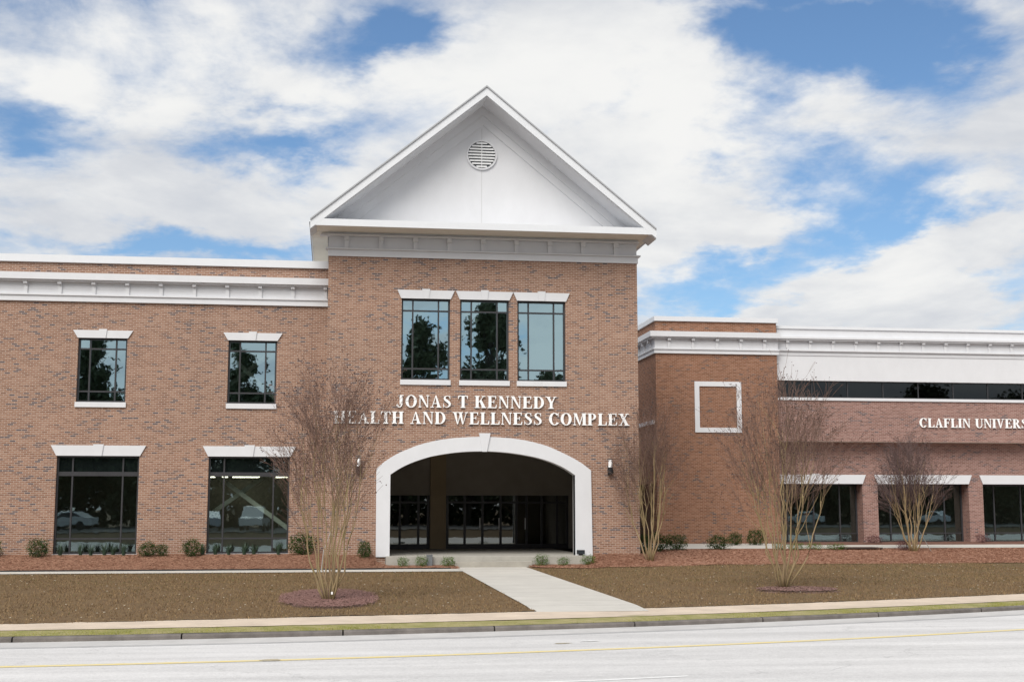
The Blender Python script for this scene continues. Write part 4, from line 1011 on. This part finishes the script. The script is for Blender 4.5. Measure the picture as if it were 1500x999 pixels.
def shrub(x, y, w, h, key, label, group):
    _cnt[0] += 1
    r_ = empty('shrub', (x, y, G(x, y) + .02), label, 'shrub', group); k_ = 1.12; w *= k_; h *= k_
    fo, stm = SH[key][_cnt[0] % 3]
    for nm, me in (('foliage', fo), ('stems', stm)):
        o = bpy.data.objects.new(nm, me); col.objects.link(o); o.parent = r_; o.scale = (w, w, h); o.rotation_euler = (0, 0, _cnt[0] * 1.3)
GW, GP, GR = 'dark shrubs along the brick walls', 'small bright shrubs in front of the porch slab', 'shrubs in the right bed'
for x, w, h, l in ((-12.1, .6, .5, 'shrub cut by the left edge of the photo'), (-10.45, .66, .55, 'squarish dark shrub left of the left ground floor window'), (-6.62, .56, .45, 'round dark shrub just right of the left ground floor window'), (-6.12, .34, .38, 'smallest dark shrub, between two others under the wall between the windows'), (-5.08, .62, .52, 'dark shrub just left of the window with crossed braces'), (-1.08, .80, .66, 'largest rounded dark shrub, beside the trunk of the left tree')):
    shrub(x, 49.5, w, h, 'dark', l, GW)
shrub(1.18, 48.45, .40, .50, 'dark', 'dark shrub at the foot of the arch left jamb', GW)
for x, w, h, l in ((2.55, .34, .30, 'leftmost of the small shrubs before the porch slab'), (3.22, .38, .34, 'small shrub just left of the grey post'), (4.18, .42, .30, 'small shrub at the left end of the entrance step'), (7.62, .44, .36, 'small shrub at the right end of the entrance step'), (8.42, .36, .28, 'small shrub between two others right of the entrance step'), (9.35, .42, .32, 'small shrub in front of the right arch jamb')):
    shrub(x, 47.85, w, h, 'bright', l, GP)
shrub(11.95, 50.3, .62, .62, 'dark', 'dark shrub against the foot of the tree at the tower corner', GR)
for x, y, w, h, l in ((13.05, 52.3, .75, .62, 'dark shrub right beside the tree at the tower corner'), (14.0, 52.9, .70, .55, 'dark shrub in front of the corner block, second from the tower corner tree'), (15.9, 53.2, .78, .50, 'dark shrub under the square wall trim'), (17.95, 57.5, .5, .5, 'dark shrub at the foot of the block wall, left of the right lawn tree'), (18.95, 57.6, .7, .6, 'dark shrub at the block corner behind the right lawn tree')):
    shrub(x, y, w, h, 'dark', l, GR)
for x, w, h, l in ((18.35, .42, .28, 'low shrub in the bed immediately behind the right lawn tree'), (19.05, .62, .26, 'low spreading shrub first right of the right lawn tree'), (19.85, .58, .24, 'low spreading shrub in the middle of the row before the first opening'), (20.75, .72, .22, 'low spreading shrub at the right end of the row before the first opening')):
    shrub(x, 52.7, w, h, 'bright', l, 'low shrubs in front of the right path')
shrub(25.2, 59.2, .62, .34, 'red', 'reddish shrub at the foot of the first brick pillar', GR); shrub(30.6, 59.2, .5, .36, 'red', 'reddish shrub at the foot of the second brick pillar', GR)
shrub(23.55, 52.3, .45, .38, 'red', 'reddish shrub at the base of the small tree below the CLAFLIN letters', GR)
# grass-like tufts below the ground floor windows
def tuft_mesh(seed):
    rnd = random.Random(seed); mb = MB()
    for _ in range(60):
        a = rnd.uniform(0, 6.28); l = rnd.uniform(.28, .5); sp = rnd.uniform(.02, .22); b = rnd.uniform(0, .05)
        d = Vector((math.cos(a), math.sin(a), 0)); s_ = Vector((-d.y, d.x, 0)) * .008
        p0 = d * b; p1 = d * (b + sp * .35) + Vector((0, 0, l * .6)); p2 = d * (b + sp) + Vector((0, 0, l))
        mb.quad(p0 - s_, p0 + s_, p1 + s_, p1 - s_); mb.poly([p1 - s_, p1 + s_, p2])
    me = bpy.data.meshes.new('tuft'); me.from_pydata([tuple(v) for v in mb.v], [], mb.f); me.materials.append(M['leaf_tuft']); me.update(); return me
TF = [tuft_mesh(s) for s in range(4)]
ordn = ['leftmost', 'second', 'third', 'fourth', 'fifth', 'sixth', 'rightmost']
def tufts(xs, where, grp):
    for i, x in enumerate(xs):
        o = bpy.data.objects.new('grass_tuft', TF[i % 4]); col.objects.link(o); o.location = (x, 49.75 + .12 * math.sin(i * 2.1), G(x, 49.75) + .01); o.rotation_euler = (0, 0, i * 1.7); o.scale = (1.1, 1.1, 1.0 + .15 * math.sin(i * 3))
        nm = ordn[i] if i < len(xs) - 1 else 'rightmost'
        tag(o, '%s of the narrow grassy tufts below the %s' % (nm, where), 'plant', grp)
tufts((-9.75, -9.05, -8.65, -8.2, -7.9, -7.5), 'left ground floor window', 'tufts below the left window')
tufts((-4.7, -4.25, -3.75, -3.2, -2.85, -1.95), 'window with crossed braces', 'tufts below the braced window')

# ------------------------------------------------------------------ small things by the porch
pm = MB(); pm.box(3.42, 47.98, -.45, 3.62, 48.12, .02); pm.box(3.405, 47.965, .02, 3.635, 48.135, .05); pm.box(3.47, 47.976, -.2, 3.57, 47.979, -.08)
tag(pm.build('utility_post', mat('post_grey', (0.16, 0.17, 0.18), 0.6, 0.1, 4), bevel=0.006), 'short grey utility post in the bed before the porch slab', 'post')
fl = empty('flood_light', (9.2, 48.5, -.02), 'small black box shaped light on the porch edge at the right arch jamb', 'light')
f_ = MB(); f_.box(9.05, 48.42, .03, 9.33, 48.60, .18); f_.build('housing', M['black'], fl, bevel=.01)
f_ = MB(); f_.box(9.12, 48.46, -.02, 9.26, 48.56, .029); f_.build('bracket', M['black'], fl)
f_ = MB(); f_.quad((9.07, 48.418, .05), (9.31, 48.418, .05), (9.31, 48.418, .16), (9.07, 48.418, .16)); f_.build('lens', M['spandrel'], fl)
gr_ = MB(); gx0, gx1 = 21.1, 22.75
gr_.box(gx0, 52.55, -.3, gx0 + .06, 52.7, .075); gr_.box(gx1 - .06, 52.55, -.3, gx1, 52.7, .075); gr_.box(gx0, 52.55, .075, gx1, 53.7, .10); gr_.box(gx0 + .06, 53.2, -.3, gx1 - .06, 53.25, .07)
tag(gr_.build('storm_inlet', mat('inlet_iron', (0.10, 0.07, 0.06), 0.9, .2, 4)), 'low dark storm drain inlet at the edge of the right path', 'drain inlet')

# ------------------------------------------------------------------ ground litter and grass (countless)
import array
def scatter(name, n, xr, yfun, size, m, seed, kind='blade', hgt=(.02, .05), off=.012, cond=None):
    rnd = random.Random(seed); mb = MB()
    for _ in range(n):
        x = rnd.uniform(*xr); a, b = yfun(x); y = rnd.uniform(a, b)
        if cond and not cond(x, y, rnd): continue
        z = G(x, y) + off; t = rnd.uniform(0, math.pi); c, s_ = math.cos(t), math.sin(t); w = size * rnd.uniform(.6, 1.4)
        if kind == 'blade':
            h = rnd.uniform(*hgt); lx, ly = rnd.gauss(0, .5) * h, rnd.gauss(0, .5) * h
            k = len(mb.v); mb.v += [(x - c * w, y - s_ * w, z - .01), (x + c * w, y + s_ * w, z - .01), (x + lx, y + ly, z + h)]; mb.f.append((k, k + 1, k + 2))
        else:
            l = rnd.uniform(*hgt); ww = size
            k = len(mb.v); u = rnd.uniform(-.25, .35) * l
            mb.v += [(x - c * l, y - s_ * l, z), (x - s_ * ww, y + c * ww, z + .012), (x + c * l, y + s_ * l, z + .01 + u * .3), (x + s_ * ww, y - c * ww, z + .006)]; mb.f.append((k, k + 1, k + 2, k + 3))
    o = mb.build(name, m); tag(o, kind='stuff'); return o
def leafm(name, a, b, sc=3.0):
    return mat(name, a, .9, base2=b, vscale=sc, detail=3)
onwalk = lambda x: WX0 - .05 < x < WX1 + .05
tuftn = lambda x, y, k=1.1: noise.noise((x * k, y * k, 3.0))
g1 = scatter('dormant_grass', 130000, (-13, 24), lambda x: (swo(x) - .07, 45.3 if x < WX0 else 46.7), .009, leafm('blade_brown', (.11, .06, .03), (.33, .23, .12), 14), 5, hgt=(.025, .06), cond=lambda x, y, r: not onwalk(x) and tuftn(x, y, .8) + r.gauss(0, .35) > -.25)
g1['label'] = 'brown dormant grass blades across the lawn'; g1['category'] = 'grass'
g2 = scatter('dormant_grass', 42000, (-13, 26), lambda x: (swo(x) - .07, 45.3 if x < WX0 else 46.7), .008, leafm('blade_olive', (.06, .06, .022), (.17, .15, .06), 14), 6, hgt=(.02, .05), cond=lambda x, y, r: not onwalk(x) and (y - 31) / 16 + tuftn(x, y, .35) * .9 + r.gauss(0, .3) > .35)
g2['label'] = 'olive green blades mixed in the lawn'; g2['category'] = 'grass'
g3 = scatter('verge_grass', 85000, (-9, 22), lambda x: (yk(x) + .15, yk(x) + .86), .006, leafm('blade_green', (.19, .215, .03), (.34, .32, .06), 6), 7, hgt=(.02, .07), off=-.03, cond=lambda x, y, r: (tuftn(x, y, .9) + r.gauss(0, .25) > (.02 if (x < 1.0 or x > 8.6) else .45)) )
g3['label'] = 'yellow green grass of the verge behind the kerb'; g3['category'] = 'grass'
g4 = scatter('verge_grass', 22000, (-9, 22), lambda x: (yk(x) + .15, yk(x) + .95), .006, leafm('blade_straw', (.38, .31, .17), (.5, .42, .27), 6), 8, hgt=(.015, .05), off=-.03)
g4['label'] = 'straw coloured dead grass of the verge'; g4['category'] = 'grass'
s1 = scatter('pine_straw', 52000, (-13, 4.5), lambda x: (47.04, 50.15 if x < -.3 else (48.75 if x < 1.6 else 48.2)), .006, leafm('straw', (.26, .13, .085), (.42, .25, .17), 12), 9, 'needle', (.03, .10), .03)
s2 = scatter('pine_straw', 70000, (7.15, 36), lambda x: (lerp(47.5, 46.5, min(1, (x - 7) / 3)) - .1, 53.5 if x > 11.6 else (48.2 if x < 9.6 else 48.75)), .006, leafm('straw_right', (.28, .14, .09), (.44, .26, .18), 12), 10, 'needle', (.03, .10), .035)
s1['label'] = 'loose pine straw on the left beds'; s2['label'] = 'loose pine straw on the right beds'
for o in (s1, s2): o['category'] = 'mulch'
s3 = scatter('bark_chips', 13000, (-1.25, 1.15), lambda x: (30.0, 36.2), .016, leafm('chip', (.13, .065, .055), (.27, .16, .14), 14), 12, 'needle', (.015, .035), .07, cond=lambda x, y, r: ((x + .05) / 1.2) ** 2 + ((y - 33.0) / 3.0) ** 2 < 1 + r.gauss(0, .12))
s4 = scatter('bark_chips', 5000, (11.3, 13.6), lambda x: (33.5, 35.5), .016, leafm('chip_right', (.14, .075, .06), (.30, .19, .17), 14), 13, 'needle', (.015, .035), .07, cond=lambda x, y, r: ((x - 12.45) / 1.1) ** 2 + ((y - 34.5) / .9) ** 2 < 1)
s3['label'] = 'reddish bark chips round the left lawn tree'; s4['label'] = 'reddish bark chips round the right lawn tree'
for o in (s3, s4): o['category'] = 'mulch'
s5 = scatter('fallen_leaves', 420, (-13, 24), lambda x: (swo(x) + .1, 46.4), .018, mat('pale_litter', (.45, .40, .32), .9), 14, 'needle', (.02, .04), .05, cond=lambda x, y, r: not onwalk(x))
s5['label'] = 'pale fallen leaves dotted over the lawn'; s5['category'] = 'leaves'

# ------------------------------------------------------------------ across the road, behind the viewer: what the windows mirror
tag(sheet('parking_lot', frange(-60, 90, 5), lambda x: -24, lambda x: 0.5, 4, lambda x, y: -0.06, mat('lot_asphalt', (.12, .12, .12), .9, .15, 1)))
def big_tree(x, y, h, w, seed, label):
    rnd = random.Random(seed); r_ = empty('broadleaf_tree', (x, y, -.1), label, 'tree', 'trees across the road, mirrored in the windows')
    tb = MB(); tb.tube([(x, y, -.2), (x + .2, y, h * .3), (x, y + .2, h * .6), (x, y, h * .85)], [.35, .28, .18, .06], 8)
    cents = []
    for _ in range(46):
        a = rnd.uniform(0, 6.28); e = rnd.uniform(.14, 1.0); rr = w / 2 * math.sin(min(1, (1.06 - e) * 1.7) * 1.5) * rnd.uniform(.2, .95)
        c = Vector((x + math.cos(a) * rr, y + math.sin(a) * rr, h * e)); cents.append((c, rnd.uniform(.10, .19) * w * (1.15 - .5 * e)))
        tb.tube([(x, y, h * e * .65), tuple(c)], [.09, .03], 5)
    tb.build('trunk', M['bark_dark'], r_, smooth=True)
    cb = MB()
    for c, rad in cents:
        for _ in range(330):
            d = Vector([rnd.gauss(0, .62) for _ in range(3)]) * rad; p = c + d; s = rnd.uniform(.10, .26)
            a = Vector([rnd.gauss(0, 1) for _ in range(3)]).normalized(); b = a.orthogonal().normalized()
            cb.poly([p - a * s, p + b * s, p + a * s, p - b * s * .8])
    cb.build('crown', M['leaf_tree'], r_)
spec = [(-36, -20, 15, 11), (-22.8, -24, 16.5, 7), (-30, -22, 15, 9), (-17, -22, 14, 9), (-8.6, -24, 16.8, 6.5), (0, -27, 17, 9), (7.6, -24, 18.8, 7.5), (14.2, -24, 20.8, 6.0), (20.5, -24, 13.5, 7), (28, -28, 11, 10), (36, -26, 12, 11), (46, -24, 14, 11), (57, -26, 13, 12), (68, -24, 15, 12), (80, -26, 14, 12)]
for i, (x, y, h, w) in enumerate(spec): big_tree(x, y, h, w, 100 + i, 'broadleaf tree across the road seen only as a reflection in the window glass')
hb = MB()
rnd = random.Random(5)
for _ in range(24000):
    x = rnd.uniform(-60, 95); y = rnd.uniform(-34, -30); z = rnd.uniform(0, 8.2 + 2.0 * noise.noise((x * .2, 0, 0))); s = rnd.uniform(.25, .5)
    a = Vector([rnd.gauss(0, 1) for _ in range(3)]).normalized(); b = a.orthogonal().normalized(); p = Vector((x, y, z))
    hb.poly([p - a * s, p + b * s, p + a * s, p - b * s * .8])
ho = hb.build('woodland_edge', M['leaf_tree']); tag(ho, 'dense undergrowth across the road behind the mirrored trees', 'undergrowth', kind='stuff')
def car(x, y, rz, paint, label, tall=0.0):
    r_ = empty('parked_car', (x, y, 0), label, 'car', 'parked cars mirrored in the windows')
    body = [(-2.2, .35), (-2.25, .75), (-1.9, .95), (-1.2, 1.0), (-.55, 1.45 + tall), (.9, 1.5 + tall), (1.75, 1.05), (2.2, 1.0), (2.25, .4)]
    b = MB(); k = len(body)
    for yy, ins in ((-.88, 0), (.88, 0)):
        b.v += [(px, yy * (.86 if pz > 1.1 else 1), pz) for px, pz in body]
    b.f.append(tuple(range(k))); b.f.append(tuple(reversed(range(k, 2 * k))))
    for i in range(k): j = (i + 1) % k; b.f.append((j, i, k + i, k + j))
    m_ = mat('car_paint', paint, .25, spec=.6); o = b.build('body', m_); o.parent = r_
    bm_ = o.modifiers.new('bevel', 'BEVEL'); bm_.width = .06; bm_.segments = 3
    g = MB()
    for sgn in (-1, 1): g.poly([(-.95, sgn * .895, 1.02), (1.45, sgn * .895, 1.06), (.85, sgn * .80, 1.38 + tall), (-.5, sgn * .80, 1.36 + tall)])
    g.poly([(-1.22, -.72, 1.04), (-1.22, .72, 1.04), (-.62, .66, 1.40 + tall), (-.62, -.66, 1.40 + tall)])
    o = g.build('window', M['spandrel']); o.parent = r_
    for wx in (-1.4, 1.4):
        for wy in (-.82, .82):
            w = MB(); w.tube([(wx, wy - .1, .33), (wx, wy + .1, .33)], [.33, .33], 20); o = w.build('wheel', M['black']); o.parent = r_
    for wy in (-.6, .6):
        w = MB(); w.box(-2.27, wy - .15, .68, -2.2, wy + .15, .8); o = w.build('headlight', M['diffuser']); o.parent = r_
    r_.rotation_euler = (0, 0, rz)
car(-20.5, -6, R(10), (.62, .65, .67), 'white car across the road mirrored in the left ground floor window')
car(-5.9, -5, R(95), (.66, .69, .70), 'white van across the road mirrored in the window with crossed braces', .4)
car(-9.6, -8, R(85), (.35, .42, .50), 'blue grey car across the road mirrored in the window with crossed braces')
car(47, -6, R(20), (.62, .68, .70), 'pale car across the road mirrored in the first window right of the block')
car(62, -8, R(80), (.55, .60, .66), 'silver car across the road mirrored in the window at the right edge')
